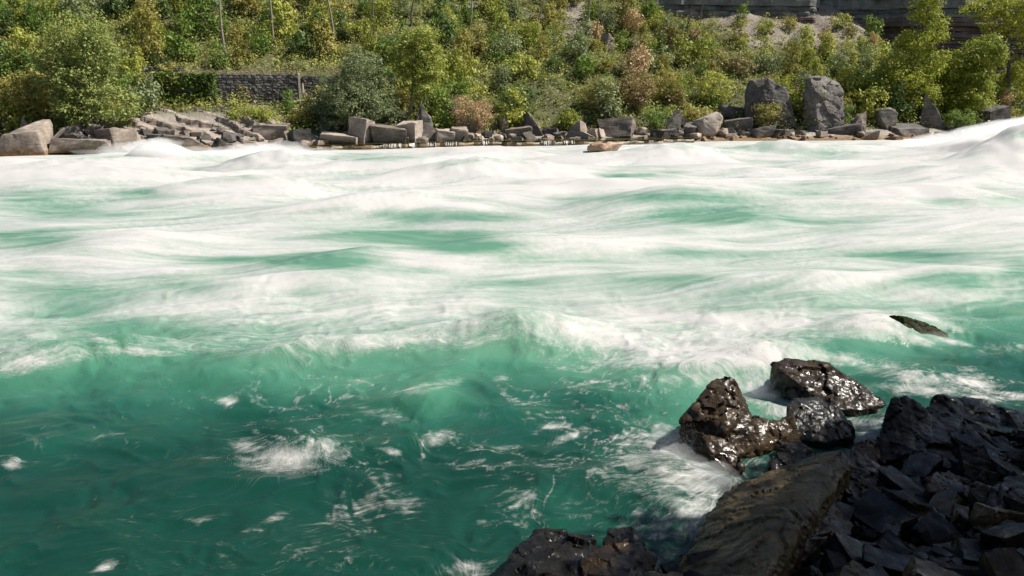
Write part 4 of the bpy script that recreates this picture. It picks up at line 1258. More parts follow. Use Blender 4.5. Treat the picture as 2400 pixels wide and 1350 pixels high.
while zc < 42:
    th = rc_.uniform(0.35, 0.8) if zc < 18.0 else rc_.uniform(0.7, 1.7)
    base_off = rc_.uniform(-0.25, 0.3) + (0.9 if zc > 16.5 else 0.0) - 0.03 * (zc - 10)
    t = np.arange(len(pts))
    offs = base_off + 0.45 * f2(t / 9.0 + bi * 3, np.full(len(t), bi * 1.7), 3) + 0.16 * np.sign(n2(t / 2.3 + bi * 5, np.full(len(t), 0.5)))
    fp = pts + nrm * offs[:, None]
    bp = pts - nrm * 4.0
    wv = 0.12 * f2(t / 7.0 + bi, np.full(len(t), bi * 0.9), 2)
    Vv = np.concatenate([np.column_stack([bp, np.full(len(t), zc) + wv]), np.column_stack([fp, np.full(len(t), zc) + wv]), np.column_stack([fp + nrm * 0.06, np.full(len(t), zc + th * 0.55) + wv]), np.column_stack([fp - nrm * 0.1, np.full(len(t), zc + th - 0.03) + wv]), np.column_stack([bp, np.full(len(t), zc + th - 0.03) + wv])])
    n = len(t)
    Ff = []
    for k in range(4):
        for i in range(n - 1):
            Ff.append((k * n + i, k * n + i + 1, (k + 1) * n + i + 1, (k + 1) * n + i))
    me = mesh_np('rock_bed', Vv - np.array([60, 150, 10]), Ff, False, [M['shale'] if zc < 18.2 else M['limestone']])
    link('rock_bed', me, cl)
    zc += th
    bi += 1

# ------------------------------------------------------------------ retaining walls
STONE_V = []
for j in range(8):
    rj = np.random.RandomState(900 + j)
    c = np.array([(x, y, z) for x in (-0.5, 0.5) for y in (-0.5, 0.5) for z in (-0.5, 0.5)], float) * [0.97, 1, 0.96] + rj.uniform(-0.15, 0.15, (8, 3))
    c = np.vstack([c, [[rj.uniform(-0.2, 0.2), -0.62, rj.uniform(-0.2, 0.2)], [rj.uniform(-0.3, 0.3), -0.58, rj.uniform(-0.3, 0.3)]]])
    b = hull_bm([tuple(v) for v in c])
    V, Fc = bm_to_np(b)
    b.free()
    STONE_V.append(mesh_np('stone', V, Fc, False, [M['wall_stone']]))

def stone_wall(name, A, B, z0, z1, label, course=0.27, length=0.46, cap=True, seed=0, thick=0.7, limit=300):
    A, B = np.array(A), np.array(B)
    d = B - A
    Ln = float(np.linalg.norm(d))
    d /= Ln
    ang = math.atan2(d[1], d[0])
    root = tag(empty(name, (A[0], A[1], z0)), label, 'wall', 'old stone walls on the far bank')
    root.rotation_euler = (0, 0, ang)
    rj = np.random.RandomState(seed)
    b = bmesh.new()
    bmesh.ops.create_cube(b, size=1)
    V, Fc = bm_to_np(b)
    b.free()
    V = V * [Ln, thick, z1 - z0] + [Ln / 2, thick / 2 + 0.06, (z1 - z0) / 2]
    link('core', mesh_np('core', V, Fc, False, [M['mortar']]), root)
    zz, cnt = 0.0, 0
    while zz < z1 - z0 - 0.1:
        ch = course * rj.uniform(0.85, 1.2)
        ch = min(ch, z1 - z0 - zz)
        u = rj.uniform(-0.3, 0)
        while u < Ln:
            l = length * rj.uniform(0.6, 1.45)
            u0, u1 = max(u, 0), min(u + l, Ln)
            if u1 - u0 > 0.12 and cnt < limit:
                o = link('stone', STONE_V[rj.randint(8)], root, ((u0 + u1) / 2, 0.02 + rj.uniform(-0.05, 0.04), zz + ch / 2))
                o.scale = ((u1 - u0) * 0.95, 0.22, ch * 0.93)
                o.rotation_euler = (0, 0, rj.uniform(-0.06, 0.06))
                cnt += 1
            u += l
        zz += ch
    if cap:
        b = bmesh.new()
        bmesh.ops.create_cube(b, size=1)
        V, Fc = bm_to_np(b)
        b.free()
        V = V * [Ln, thick + 0.1, 0.1] + [Ln / 2, thick / 2 + 0.02, z1 - z0 + 0.05]
        link('coping', mesh_np('coping', V, Fc, False, [M['concrete']]), root)
    return root, d

wr, wd = stone_wall('retaining_wall', WALL_A, WALL_B, 4.25, 7.95, 'main stretch of the grey stone retaining wall below the rusty railing', 0.27, 0.43, False, seed=1)
# end pier of the main wall, sunlight on its return face painted as pale colour
b = bmesh.new()
bmesh.ops.create_cube(b, size=1)
bmesh.ops.bevel(b, geom=b.edges[:], offset=0.04, segments=1, affect='EDGES')
V, Fc = bm_to_np(b)
b.free()
wl = float(np.linalg.norm(np.array(WALL_B) - np.array(WALL_A)))
link('sunlit_pier', mesh_np('sunlit_pier', V * [0.24, 1.1, 3.85] + [wl + 0.13, 0.42, 1.92], Fc, False, [M['concrete']]), wr)
stone_wall('retaining_wall', (WALL_B[0] + 0.35, WALL_B[1] + 1.0), WALL_C, 4.4, 7.8, 'set back stretch of stone wall between the sunlit pier and the round willow', 0.29, 0.5, False, 2)
lw, _ = stone_wall('retaining_wall', WALL_L, WALL_A, 4.2, 7.95, 'left stretch of stone wall buried under dark ivy', 0.4, 0.75, False, 3)
lx0, ly0, _z = hit(345, 246)
lx1, ly1, _z = hit(432, 245)
stone_wall('ruined_wall', (lx0, ly0), (lx1, ly1), _z - 0.3, _z + 0.75, 'low ruined stone wall on top of the outcrop beside the leafy tree', 0.2, 0.42, False, 4)

# rusty railing over the wall
rl = tag(empty('railing', (WALL_B[0] - 1.9, WALL_B[1] - 0.1, 8.0)), 'short rusty railing on the wall top by the sunlit pier', 'railing')
for dx_ in (0.0, 1.35, 1.75):
    link('post', tube_mesh('post', [([(dx_, dx_ * 0.26, -0.05), (dx_, dx_ * 0.26, 1.05)], [0.05, 0.05])], M['rust'], 6), rl)
for zz in (0.5,):
    link('rail', tube_mesh('rail', [([(0, 0, zz), (1.75, 0.455, zz)], [0.035, 0.035])], M['rust'], 6), rl)
link('rail', tube_mesh('rail', [([(1.0, 0.26, 1.02), (1.75, 0.455, 1.02)], [0.035, 0.035])], M['rust'], 6), rl)

# concrete slab, driftwood
x, y, z = hit(680, 270)
me = rock_mesh('concrete_slab', 'block', (3.1, 2.2, 0.35), 77, M['concrete'], 2, 0.01)
o = link('concrete_slab', me, None, (x, y + 0.6, z + 0.05))
o.rotation_euler = (0.42, -0.12, 0.15)
tag(o, 'tilted pale concrete slab lying below the wall and the fallen log', 'slab')

def log(name, pts_, rad, label, mat='driftwood', branches=()):
    root = tag(empty(name, tuple(pts_[0])), label, 'log')
    base = np.array(pts_[0])
    link('trunk', tube_mesh('trunk', [([np.array(p) - base for p in pts_], rad)], M[mat], 8), root)
    for bp, br in branches:
        link('branch', tube_mesh('branch', [([np.array(p) - base for p in bp], br)], M[mat], 5), root)
    return root

def up(px, py, dz=0.0, dyy=0.0):
    x, y, z = hit(px, py)
    return (x, y + dyy, z + dz)
yl = hit(700, 240)[1] - 0.6
log('fallen_log', [P(612, 243, yl), P(660, 241, yl), P(700, 238, yl), P(738, 234, yl - 0.2)], [0.06, 0.11, 0.15, 0.19],
    'long bleached fallen log lying level at the foot of the stone wall', branches=[([P(668, 241, yl), P(652, 249, yl - 0.3), P(628, 256, yl - 0.6)], [0.07, 0.05, 0.02]), ([P(690, 245, yl - 0.4), P(650, 256, yl - 0.9), P(622, 259, yl - 1.2)], [0.06, 0.05, 0.04])])
log('snag', [P(712, 236, yl + 0.6), P(710, 215, yl + 0.6), P(709, 195, yl + 0.6)], [0.13, 0.15, 0.08], 'short bleached upright snag in front of the set back wall',
    branches=[([P(711, 212, yl + 0.6), P(718, 222, yl + 0.5), P(723, 240, yl + 0.3)], [0.06, 0.05, 0.03])])
yd = hit(125, 338)[1] - 0.4
log('driftwood_log', [P(114, 340, yd), P(133, 321, yd + 0.2), P(147, 306, yd + 0.3), P(153, 300, yd + 0.3)], [0.3, 0.24, 0.2, 0.1], 'bleached driftwood log leaning up from the rocks near the left edge')

# ------------------------------------------------------------------ vegetation
def leaves(name, centers, size, mat, rng, up_bias=0.5, aspect=0.55, per=0):
    N = len(centers)
    n = rng.normal(size=(N, 3)) * (0.6 if per else 1.0)
    if per:
        g = centers.reshape(-1, per, 3)
        d = (g - g.mean(1, keepdims=True)).reshape(-1, 3)
        n += 1.3 * d / (np.linalg.norm(d, axis=1)[:, None] + 1e-6)
    n[:, 2] = (n[:, 2] if per else np.abs(n[:, 2])) + up_bias
    n += np.array(SUN_DIR) * (0.55 if per else 0.75)
    n /= np.linalg.norm(n, axis=1)[:, None]
    a = np.cross(n, rng.normal(size=(N, 3)))
    a /= np.linalg.norm(a, axis=1)[:, None] + 1e-9
    b = np.cross(n, a)
    s = size * np.exp(rng.normal(0, 0.33, (N, 1)))
    V = np.stack([centers - a * s * 0.5, centers + b * s * aspect * 0.5 - n * s * 0.06, centers + a * s * 0.5, centers - b * s * aspect * 0.5 - n * s * 0.06], 1)
    Fc = np.arange(N * 4).reshape(N, 4)
    return mesh_np(name, V.reshape(-1, 3), Fc, False, [mat])

def blob_points(blobs, n_clump, per, spread, rng, shell=0.5):
    """leaf positions: clumps through the crown's blobs, thicker towards the outside, gaps between them"""
    vol = np.array([b[3] * b[4] * b[5] for b in blobs])
    pick = rng.choice(len(blobs), n_clump, p=vol / vol.sum())
    B = np.array(blobs)[pick]
    d = rng.normal(size=(n_clump, 3))
    d /= np.linalg.norm(d, axis=1)[:, None]
    r = (shell + (1 - shell) * rng.uniform(0, 1, (n_clump, 1)) ** 0.6)
    c = B[:, :3] + d * r * B[:, 3:6]
    sc = spread * rng.uniform(0.6, 1.4, (n_clump, 1, 1))
    p = c[:, None, :] + rng.normal(size=(n_clump, per, 3)) * sc * np.array([1, 1, 0.62])
    return p.reshape(-1, 3)

def tree(name, cat, label, base, trunks, blobs, n_clump, per, spread, size, leafm, barkm, seed, group=None, shell=0.5, limbs=10, up_bias=0.5):
    """base: world point; trunks: list of (points, radii) in world; blobs in world"""
    rng = np.random.RandomState(seed)
    root = tag(empty(name, base), label, cat, group)
    bv = np.array(base)
    link('trunk', tube_mesh('trunk', [([np.array(p) - bv for p in pp], rr) for pp, rr in trunks], M[barkm], 8), root)
    paths = []
    for k in range(limbs):
        pp, rr = trunks[k % len(trunks)]
        i = rng.randint(max(1, len(pp) // 3), len(pp))
        s = np.array(pp[i])
        bl = blobs[rng.randint(len(blobs))]
        e = np.array(bl[:3]) + rng.uniform(-0.7, 0.7, 3) * np.array(bl[3:6])
        r0 = rr[i] * 0.55
        paths.append(([q - bv for q in bent(s, e, 4, 0.08, rng)], [r0, r0 * 0.75, r0 * 0.5, r0 * 0.3, r0 * 0.1]))
    link('limbs', tube_mesh('limbs', paths, M[barkm], 5), root)
    pts_ = blob_points(blobs, n_clump, per, spread, rng, shell)
    link('crown', leaves('crown', pts_ - bv, size, M[leafm], rng, up_bias, 0.6, per), root)
    return root

def blob(px, py, Y, rx, ry, depth=None):
    c = P(px, py, Y)
    d = Y * CP - (c[2] - CAM_H) * SP
    k = d / FPX
    return (c[0], c[1], c[2], rx * k, (depth or rx) * k, ry * k)

G_TREE = 'riverside trees on the far bank'
# 1 large leafy tree at left
b0 = hit(195, 300); Y = b0[1] + 0.6
tree('leafy_tree', 'tree', 'large grey-green leafy tree left of the ivy-covered wall', b0, [([b0, P(196, 230, Y), P(195, 150, Y), P(200, 60, Y)], [0.32, 0.26, 0.18, 0.06]), ([P(195, 235, Y), P(160, 170, Y), P(140, 110, Y + 1)], [0.16, 0.11, 0.04])],
     [blob(190, 70, Y, 60, 50), blob(130, 130, Y, 50, 50), blob(225, 130, Y, 45, 55), blob(180, 190, Y, 70, 55), blob(110, 200, Y, 35, 40), blob(270, 245, Y - 1.5, 55, 45), blob(200, 262, Y - 1.5, 50, 35), blob(160, 245, Y - 0.5, 40, 40)],
     520, 48, 0.40, 0.23, 'leaf_poplar', 'bark', 21, G_TREE)
# 2 round willow
b0 = hit(835, 312); Y = b0[1] + 1.2
tree('willow_bush', 'bush', 'round silvery green willow between the stone wall and the leaning tree', b0, [([b0, P(830, 250, Y), P(820, 190, Y)], [0.2, 0.14, 0.05]), ([b0, P(870, 250, Y), P(890, 200, Y)], [0.16, 0.1, 0.04])],
     [blob(850, 165, Y, 50, 42), blob(790, 215, Y, 48, 48), blob(890, 215, Y, 50, 50), blob(840, 240, Y - 1, 75, 50), blob(760, 270, Y, 35, 30), blob(910, 275, Y - 0.5, 40, 30), blob(800, 285, Y - 1, 50, 25), blob(845, 135, Y, 25, 16)],
     620, 55, 0.34, 0.17, 'leaf_willow', 'bark_dark', 22, G_TREE, 0.62)
# 3 leaning yellow-green tree
b0 = hit(935, 298); Y = b0[1] + 0.2
tree('leaning_tree', 'tree', 'yellow-green tree with a pale trunk curving up over the square blocks', b0,
     [([b0, P(948, 284, Y), P(960, 264, Y), P(964, 230, Y), P(966, 200, Y), P(975, 165, Y), P(985, 120, Y)], [0.24, 0.22, 0.19, 0.15, 0.13, 0.1, 0.04]), ([P(955, 300, Y), P(972, 286, Y), P(984, 265, Y), P(986, 245, Y), P(992, 190, Y)], [0.17, 0.15, 0.11, 0.09, 0.04])],
     [blob(985, 90, Y, 45, 32), blob(945, 125, Y, 42, 32), blob(1005, 135, Y, 40, 32), blob(965, 165, Y, 40, 25), blob(990, 200, Y - 0.6, 28, 30), blob(985, 245, Y - 0.7, 14, 26), blob(1000, 170, Y, 40, 22)],
     240, 48, 0.38, 0.24, 'leaf_yellow', 'bark_pale', 23, G_TREE, 0.35)
# 4 tan bush
b0 = hit(1105, 314); Y = b0[1] + 0.8
rngb = np.random.RandomState(60)
twigs = []
for k in range(46):
    e = P(1105 + rngb.uniform(-50, 50), 225 + abs(rngb.normal(0, 28)), Y + rngb.uniform(-2, 2))
    twigs.append((bent(b0, e, 4, 0.05, rngb), [0.05, 0.04, 0.03, 0.02, 0.008]))
tree('twiggy_bush', 'bush', 'rounded tan twiggy bush beside the split block', b0, twigs, [blob(1105, 270, Y, 46, 46), blob(1085, 250, Y, 26, 28), blob(1130, 255, Y, 26, 30)], 190, 40, 0.3, 0.13, 'leaf_tan', 'bark_pale', 24, G_TREE, 0.4, 4)
# 5 tall yellow-green tree at right
b0 = hit(2150, 275); Y = b0[1] + 0.5
tree('tall_tree', 'tree', 'tall slender yellow-green tree in front of the dark red cliff', b0,
     [([b0, P(2152, 200, Y), P(2140, 120, Y), P(2172, 50, Y), P(2180, -40, Y)], [0.3, 0.24, 0.18, 0.13, 0.05])],
     [blob(2170, -20, Y, 45, 40), blob(2190, 65, Y, 32, 30), blob(2165, 25, Y, 38, 25), blob(2150, 95, Y, 48, 26), blob(2125, 130, Y, 38, 30), blob(2165, 160, Y, 45, 30), blob(2195, 135, Y, 32, 22), blob(2110, 185, Y - 1, 55, 32), blob(2060, 205, Y - 1, 45, 28), blob(2160, 210, Y - 1, 40, 40), blob(2120, 250, Y - 1.5, 38, 25)],
     520, 46, 0.42, 0.25, 'leaf_lime', 'bark', 25, G_TREE, 0.4)
b0 = hit(2270, 280); Y = b0[1] + 0.6
tree('broad_tree', 'tree', 'broad lime green tree right of the tall slender one', b0,
     [([b0, P(2262, 220, Y), P(2270, 160, Y), P(2300, 90, Y)], [0.3, 0.24, 0.18, 0.06])],
     [blob(2305, 110, Y, 40, 30), blob(2270, 140, Y, 42, 28), blob(2330, 130, Y, 30, 26), blob(2240, 180, Y, 40, 30), blob(2290, 185, Y, 42, 36), blob(2280, 230, Y - 1, 45, 32), blob(2230, 225, Y - 0.5, 36, 30), blob(2200, 160, Y + 1, 25, 25)],
     480, 46, 0.42, 0.25, 'leaf_lime', 'bark_dark', 26, G_TREE, 0.4)
b0 = hit(2360, 250); Y = b0[1] + 1.5
tree('dark_tree', 'tree', 'dense tree at the top right corner, dark below and lime at the top', b0,
     [([b0, P(2365, 150, Y), P(2360, 50, Y), P(2350, -30, Y)], [0.32, 0.26, 0.2, 0.07])],
     [blob(2310, 15, Y, 55, 30), blob(2370, 0, Y, 55, 40), blob(2340, 50, Y, 48, 30), blob(2400, 60, Y, 45, 40), blob(2420, 140, Y, 45, 60), blob(2385, 210, Y, 50, 45), blob(2360, 160, Y + 1, 30, 40), blob(2440, 20, Y, 60, 60)],
     480, 46, 0.45, 0.25, 'leaf_lime', 'bark_dark', 27, G_TREE, 0.45)
def bush(px, py, rx, ry, leafm, label, seed, size=0.19, n=70, group=G_TREE):
    b0 = hit(px, py)
    Y = b0[1] + 0.5
    rg = np.random.RandomState(seed)
    stems = [(bent(b0, P(px + rg.uniform(-0.7, 0.7) * rx, py - ry * rg.uniform(1.0, 1.8), Y), 3, 0.06, rg), [0.06, 0.045, 0.03, 0.012]) for _ in range(6)]
    return tree('bush', 'bush', label, b0, stems, [blob(px, py - ry, Y, rx, ry), blob(px - rx * 0.4, py - ry * 0.8, Y, rx * 0.5, ry * 0.7), blob(px + rx * 0.45, py - ry * 1.1, Y, rx * 0.5, ry * 0.7)], n, 42, 0.33, size, leafm, 'bark_dark', seed, group, 0.4, 3)
bush(2250, 305, 42, 24, 'leaf_green', 'low round green bush at the waterline under the broad tree', 31)
bush(1798, 308, 34, 36, 'leaf_olive', 'pale green bush growing in front of the great dark slab', 32, 0.17)
bush(1330, 305, 24, 24, 'leaf_bright', 'small bright bush above the brown sloping boulder', 33)
bush(592, 286, 55, 18, 'leaf_bright', 'low spreading yellow-green bush on the outcrop below the wall', 34, 0.18, 90)
bush(570, 245, 22, 22, 'leaf_olive', 'thin grey-green bush against the foot of the main wall', 35, 0.15, 36)
bush(1490, 262, 48, 52, 'leaf_russet', 'reddish autumn shrub above the big flat-topped block', 36, 0.2, 110)
bush(1670, 258, 44, 48, 'leaf_bright', 'yellow-green upright shrub behind the pale tilted boulder', 37, 0.2, 100)
bush(1405, 270, 40, 46, 'leaf_olive', 'olive shrub at the right side of the earthy gully', 38, 0.2, 90)
bush(1060, 250, 40, 34, 'leaf_green', 'green bush filling the gap between the leaning tree and the tan bush', 39, 0.2, 80)
bush(60, 280, 70, 60, 'leaf_olive', 'wide olive thicket left of the large leafy tree', 40, 0.22, 150)
bush(390, 235, 40, 45, 'leaf_olive', 'yellowish shrub right of the leafy tree at the end of the ivy', 41, 0.2, 80)
bush(1215, 275, 46, 40, 'leaf_deep', 'dark bush right of the tan bush above the narrow stones', 42, 0.2, 90)
bush(1560, 250, 40, 44, 'leaf_olive', 'brownish olive shrub above the tent-shaped boulder', 43, 0.2, 90)
bush(2030, 250, 45, 40, 'leaf_green', 'green shrub right of the greatest boulder', 44, 0.2, 100)
bush(700, 300, 26, 24, 'leaf_olive', 'scrubby olive bush between the concrete slab and the willow', 45, 0.17, 45)

# ivy hanging over the left wall
rng = np.random.RandomState(71)
root_ = tag(empty('ivy', (WALL_L[0], WALL_L[1], 4.2)), 'dark ivy hanging in a thick curtain over the left end of the stone wall', 'ivy')
N = 5200
tt, hh = rng.uniform(-0.25, 1.06, N), rng.uniform(0, 1, N) ** 0.8 * 4.3
keepi = (f2(tt * 7, hh * 1.4, 2) > -0.22) & (hh < 3.9 + 0.6 * f2(tt * 5, tt * 0 + 3, 2)) & (hh > 0.5 + 0.9 * f2(tt * 6, tt * 0 + 8, 2))
tt, hh = tt[keepi], hh[keepi]
wx_ = WALL_L[0] + (WALL_A[0] - WALL_L[0]) * tt
wy_ = WALL_L[1] + (WALL_A[1] - WALL_L[1]) * tt - 0.15 - np.abs(rng.normal(0, 0.3, len(tt))) - 0.25 * (1 + f2(tt * 9, hh * 2, 2))
me = leaves('foliage', np.stack([wx_ - WALL_L[0], wy_ - WALL_L[1], hh], 1), 0.24, M['leaf_green'], rng, 0.1, 0.8)
o = link('foliage', me, root_)
o['kind'] = 'stuff'

# bare and thin trunks on the slope
def pole(px, py0, py1, r, lab, mat='bark_pale', lean=0.0, forks=(), nb=8, seed=0):
    b0 = hit(px, py0)
    Y = b0[1]
    rg = np.random.RandomState(seed + 200)
    pts_ = []
    nseg = 7
    for i in range(nseg + 1):
        t = i / nseg
        pts_.append(P(px + lean * t + (6.0 * math.sin(t * 3.4 + seed) + 3.0 * math.sin(t * 9.0 + 2 * seed)), py0 + (py1 - py0) * t, Y))
    pts_[0] = (pts_[0][0], pts_[0][1], b0[2] - 0.3)
    root = tag(empty('bare_tree', b0), lab, 'tree', 'thin bare trunks on the far slope')
    bv = np.array(b0)
    rad = [r * (1 - 0.75 * i / nseg) for i in range(nseg + 1)]
    link('trunk', tube_mesh('trunk', [([np.array(p) - bv for p in pts_], rad)], M[mat], 7), root)
    paths = []
    for fx, fy0, fx1, fy1, fr_ in forks:
        paths.append(([np.array(q) - bv for q in bent(P(fx, fy0, Y), P(fx1, fy1, Y + rg.uniform(-1.5, 1.5)), 5, 0.05, rg)], [fr_ * (1 - 0.8 * q / 5) for q in range(6)]))
        for _ in range(4):
            t = rg.uniform(0.3, 0.95)
            sx_, sy_ = fx + (fx1 - fx) * t, fy0 + (fy1 - fy0) * t
            paths.append(([np.array(q) - bv for q in bent(P(sx_, sy_, Y), P(sx_ + rg.uniform(-26, 26), sy_ - rg.uniform(10, 40), Y + rg.uniform(-1, 1)), 3, 0.05, rg)], [fr_ * 0.35, fr_ * 0.25, fr_ * 0.16, fr_ * 0.06]))
    for _ in range(nb):
        t = rg.uniform(0.35, 1.0)
        sx_, sy_ = px + lean * t + (6.0 * math.sin(t * 3.4 + seed) + 3.0 * math.sin(t * 9.0 + 2 * seed)), py0 + (py1 - py0) * t
        paths.append(([np.array(q) - bv for q in bent(P(sx_, sy_, Y), P(sx_ + rg.choice([-1, 1]) * rg.uniform(8, 26), sy_ - rg.uniform(15, 45), Y + rg.uniform(-1, 1)), 3, 0.06, rg)], [r * 0.3, r * 0.2, r * 0.13, r * 0.05]))
    if paths:
        link('branches', tube_mesh('branches', paths, M[mat], 5), root)
    return root
pole(522, 150, -160, 0.17, 'pale bare trunk rising behind the wall straight above its left end', lean=-22, seed=1)
pole(641, 118, -160, 0.16, 'pale bare trunk above the wall, left of the railing', lean=-22, seed=2)
pole(783, 105, -160, 0.16, 'pale bare trunk above the left side of the round willow', lean=-22, seed=3)
pole(884, 102, -150, 0.11, 'thin straight trunk above the right side of the round willow', lean=-6, seed=4, mat='bark')
pole(971, 62, -150, 0.12, 'dark straight trunk up the slope above the leaning tree', lean=0, seed=5, mat='bark_dark')
pole(1097, 105, -160, 0.13, 'straight pale trunk up the slope above the tan bush', lean=8, seed=6)
pole(314, 30, -150, 0.2, 'brown trunk at the top edge right of the large leafy tree', lean=2, seed=7, mat='bark_dark')
pole(1376, 88, -140, 0.12, 'left of the two slim bare trees before the bare gully', lean=10, seed=8, mat='bark', forks=[(1380, 30, 1395, -60, 0.06)])
pole(1393, 105, -120, 0.11, 'right, leaning one of the two slim bare trees before the bare gully', lean=34, seed=9, mat='bark', forks=[(1405, 60, 1440, 0, 0.05)])
pole(1612, 122, 20, 0.13, 'wide branching bare tree below the grey cliff beds', lean=2, seed=10, mat='bark_dark', nb=12,
     forks=[(1612, 105, 1595, 25, 0.08), (1614, 112, 1645, 30, 0.1), (1622, 118, 1680, 45, 0.1), (1640, 60, 1650, 5, 0.07), (1612, 90, 1618, 15, 0.08), (1600, 60, 1580, 40, 0.05), (1655, 80, 1690, 60, 0.05)])
pole(1268, 85, -60, 0.08, 'hair-thin pale trunk below the small bare patch', lean=3, seed=11)
pole(1055, 85, 50, 0.1, 'broken pale stub of a trunk behind the straight pale trunk', lean=-2, seed=12, nb=1)
pole(1201, 92, 48, 0.09, 'short dark broken trunk in mid slope', lean=1, seed=13, mat='bark_dark', nb=2)
pole(66, 195, 150, 0.12, 'short pale trunk in the thicket at the far left', lean=-4, seed=14, nb=2)

# shrubs covering the slope: shapes x colours, copied one by one
rng = np.random.RandomState(90)
SHR = []
COLS = [('leaf_green', 'mid green'), ('leaf_bright', 'yellow-green'), ('leaf_olive', 'olive green'), ('leaf_deep', 'dark green'), ('leaf_willow', 'grey-green'), ('leaf_russet', 'russet'), ('leaf_tan', 'tan')]
SHAPES = [('rounded', [(0, 0, 0.9, 1.0, 1.0, 0.85), (0.5, 0.1, 0.7, 0.6, 0.6, 0.6)]), ('upright', [(0, 0, 1.1, 0.6, 0.6, 1.1), (0.2, 0, 0.6, 0.65, 0.6, 0.5), (-0.15, 0, 1.8, 0.4, 0.4, 0.5)]),
          ('spreading', [(-0.6, 0, 0.55, 0.75, 0.8, 0.5), (0.5, 0.1, 0.6, 0.8, 0.8, 0.55), (0, 0, 0.9, 0.6, 0.6, 0.5)]), ('ragged', [(-0.3, 0, 0.6, 0.6, 0.6, 0.55), (0.4, 0, 1.2, 0.45, 0.5, 0.5), (-0.1, 0.1, 1.6, 0.4, 0.4, 0.45), (0.6, 0, 0.5, 0.5, 0.5, 0.4)])]
for si, (sn, bl) in enumerate(SHAPES):
    for ci, (mk, cn) in enumerate(COLS):
        for vv in range(2 if ci < 3 else 1):
            rg = np.random.RandomState(1000 + si * 30 + ci * 3 + vv)
            stems = [(bent((0, 0, -0.2), np.array(bl[k % len(bl)][:3]) + rg.uniform(-0.4, 0.4, 3), 3, 0.08, rg), [0.035, 0.028, 0.02, 0.008]) for k in range(6)]
            pts_ = blob_points(bl, 44, 26, 0.19, rg, 0.35)
            lm = leaves('shrub', pts_, 0.145, M[mk], rg, 0.4, 0.6, 26)
            bm = bmesh.new()
            bm.from_mesh(lm)
            tv, tf = tube_arrays(stems, 4)
            vsx = [bm.verts.new(tuple(v)) for v in tv]
            for f in tf:
                ff = bm.faces.new([vsx[i] for i in f])
                ff.material_index = 1
            bm.to_mesh(lm)
            bm.free()
            lm.materials.append(M['bark_dark'])
            SHR.append((sn, cn, ci, lm))
SLM = [('the large leafy tree', 190, 150), ('the ivy', 455, 190), ('the main stone wall', 600, 190), ('the round willow', 845, 210), ('the leaning yellow-green tree', 985, 140), ('the tan bush', 1105, 265),
       ('the earthy gully', 1290, 230), ('the slim bare trees', 1385, 60), ('the reddish autumn shrub', 1490, 210), ('the branching bare tree', 1625, 80), ('the great dark slab', 1800, 240), ('the greatest boulder', 1930, 240),
       ('the scree fan', 1980, 70), ('the tall slender tree', 2150, 120), ('the broad lime tree', 2280, 170), ('the pale trunk by the railing', 640, 60), ('the pale trunk over the willow', 780, 60), ('the straight pale trunk', 1098, 60), ('the brown trunk at the top edge', 314, 20), ('the upper left corner', 40, 60), ('the dark straight trunk', 971, 30)]
zone_w = [0.26, 0.30, 0.16, 0.12, 0.12, 0.02, 0.02]
zone_r = [0.17, 0.32, 0.22, 0.06, 0.12, 0.06, 0.05]
shrub_n = 0
spots = []
WLT = np.array(zone_w), np.array(zone_r)
for t_ in range(6000):
    if shrub_n >= 298:
        break
    px, py = rng.uniform(-60, 2440), rng.uniform(-30, 300)
    if py > 0 and px > 1450 and py < 30 and px < 2100:
        continue
    x, y, z = hit(px, py)
    s = float(shore_s(np.array(x), np.array(y)))
    if s < 2.4 or s > 46:
        continue
    if scree_mask(px, py) > 0.45 and rng.uniform() < 0.6:
        continue
    if -43 < x < -25 and s < 9.7 and rng.uniform() < 0.85:
        continue
    dy_ = y - float(wall_y(x))
    if -40.5 < x < -19.5 and -1.0 < dy_ < 4.2:
        continue
    if (y > 144 and x > 20) or (y > 137.5 and 24 < x < 54):
        continue
    if 1210 < px < 1390 and 190 < py < 300:
        continue
    sc = rng.uniform(0.85, 2.0) * (0.8 if 1700 < px < 2080 and py < 160 else 1.0)
    if any((x - a) ** 2 + (y - b) ** 2 < (0.62 * (sc + c)) ** 2 for a, b, c in spots):
        continue
    spots.append((x, y, sc))
    w = WLT[1] if px > 1250 else WLT[0]
    ci = rng.choice(7, p=w / w.sum())
    if n2(np.array([x / 8.0]), np.array([y / 8.0]))[0] > 0.25 and px < 1300:
        ci = rng.choice([0, 3, 1])
    cand = [q for q in SHR if q[2] == ci]
    sn, cn, _c, me = cand[rng.randint(len(cand))]
    o = link('shrub', me, None, (x, y, z - 0.05))
    o.rotation_euler = (rng.uniform(-0.12, 0.12), rng.uniform(-0.12, 0.12), rng.uniform(0, 6.28))
    o.scale = (sc * 1.15, sc * 1.15, sc * rng.uniform(1.05, 1.65))
    mk = min(SLM, key=lambda q: ((q[1] - px) ** 2 + (2 * (q[2] - py)) ** 2))
    dx_, dy2 = px - mk[1], py - mk[2]
    rel = ('right of' if dx_ > 0 else 'left of') if abs(dx_) > 1.2 * abs(dy2) else ('uphill of' if dy2 < 0 else 'below')
    near = 'close' if abs(dx_) + abs(dy2) < 60 else 'some way'
    near = near if len(mk[0].split()) < 6 else 'far' if near != 'close' else 'close'
    tag(o, f'{"big" if sc > 1.6 else "middling" if sc > 1.2 else "small"} {sn} {cn} shrub {near} {rel} {mk[0]}', 'shrub', 'shrubs covering the far slope')
    shrub_n += 1

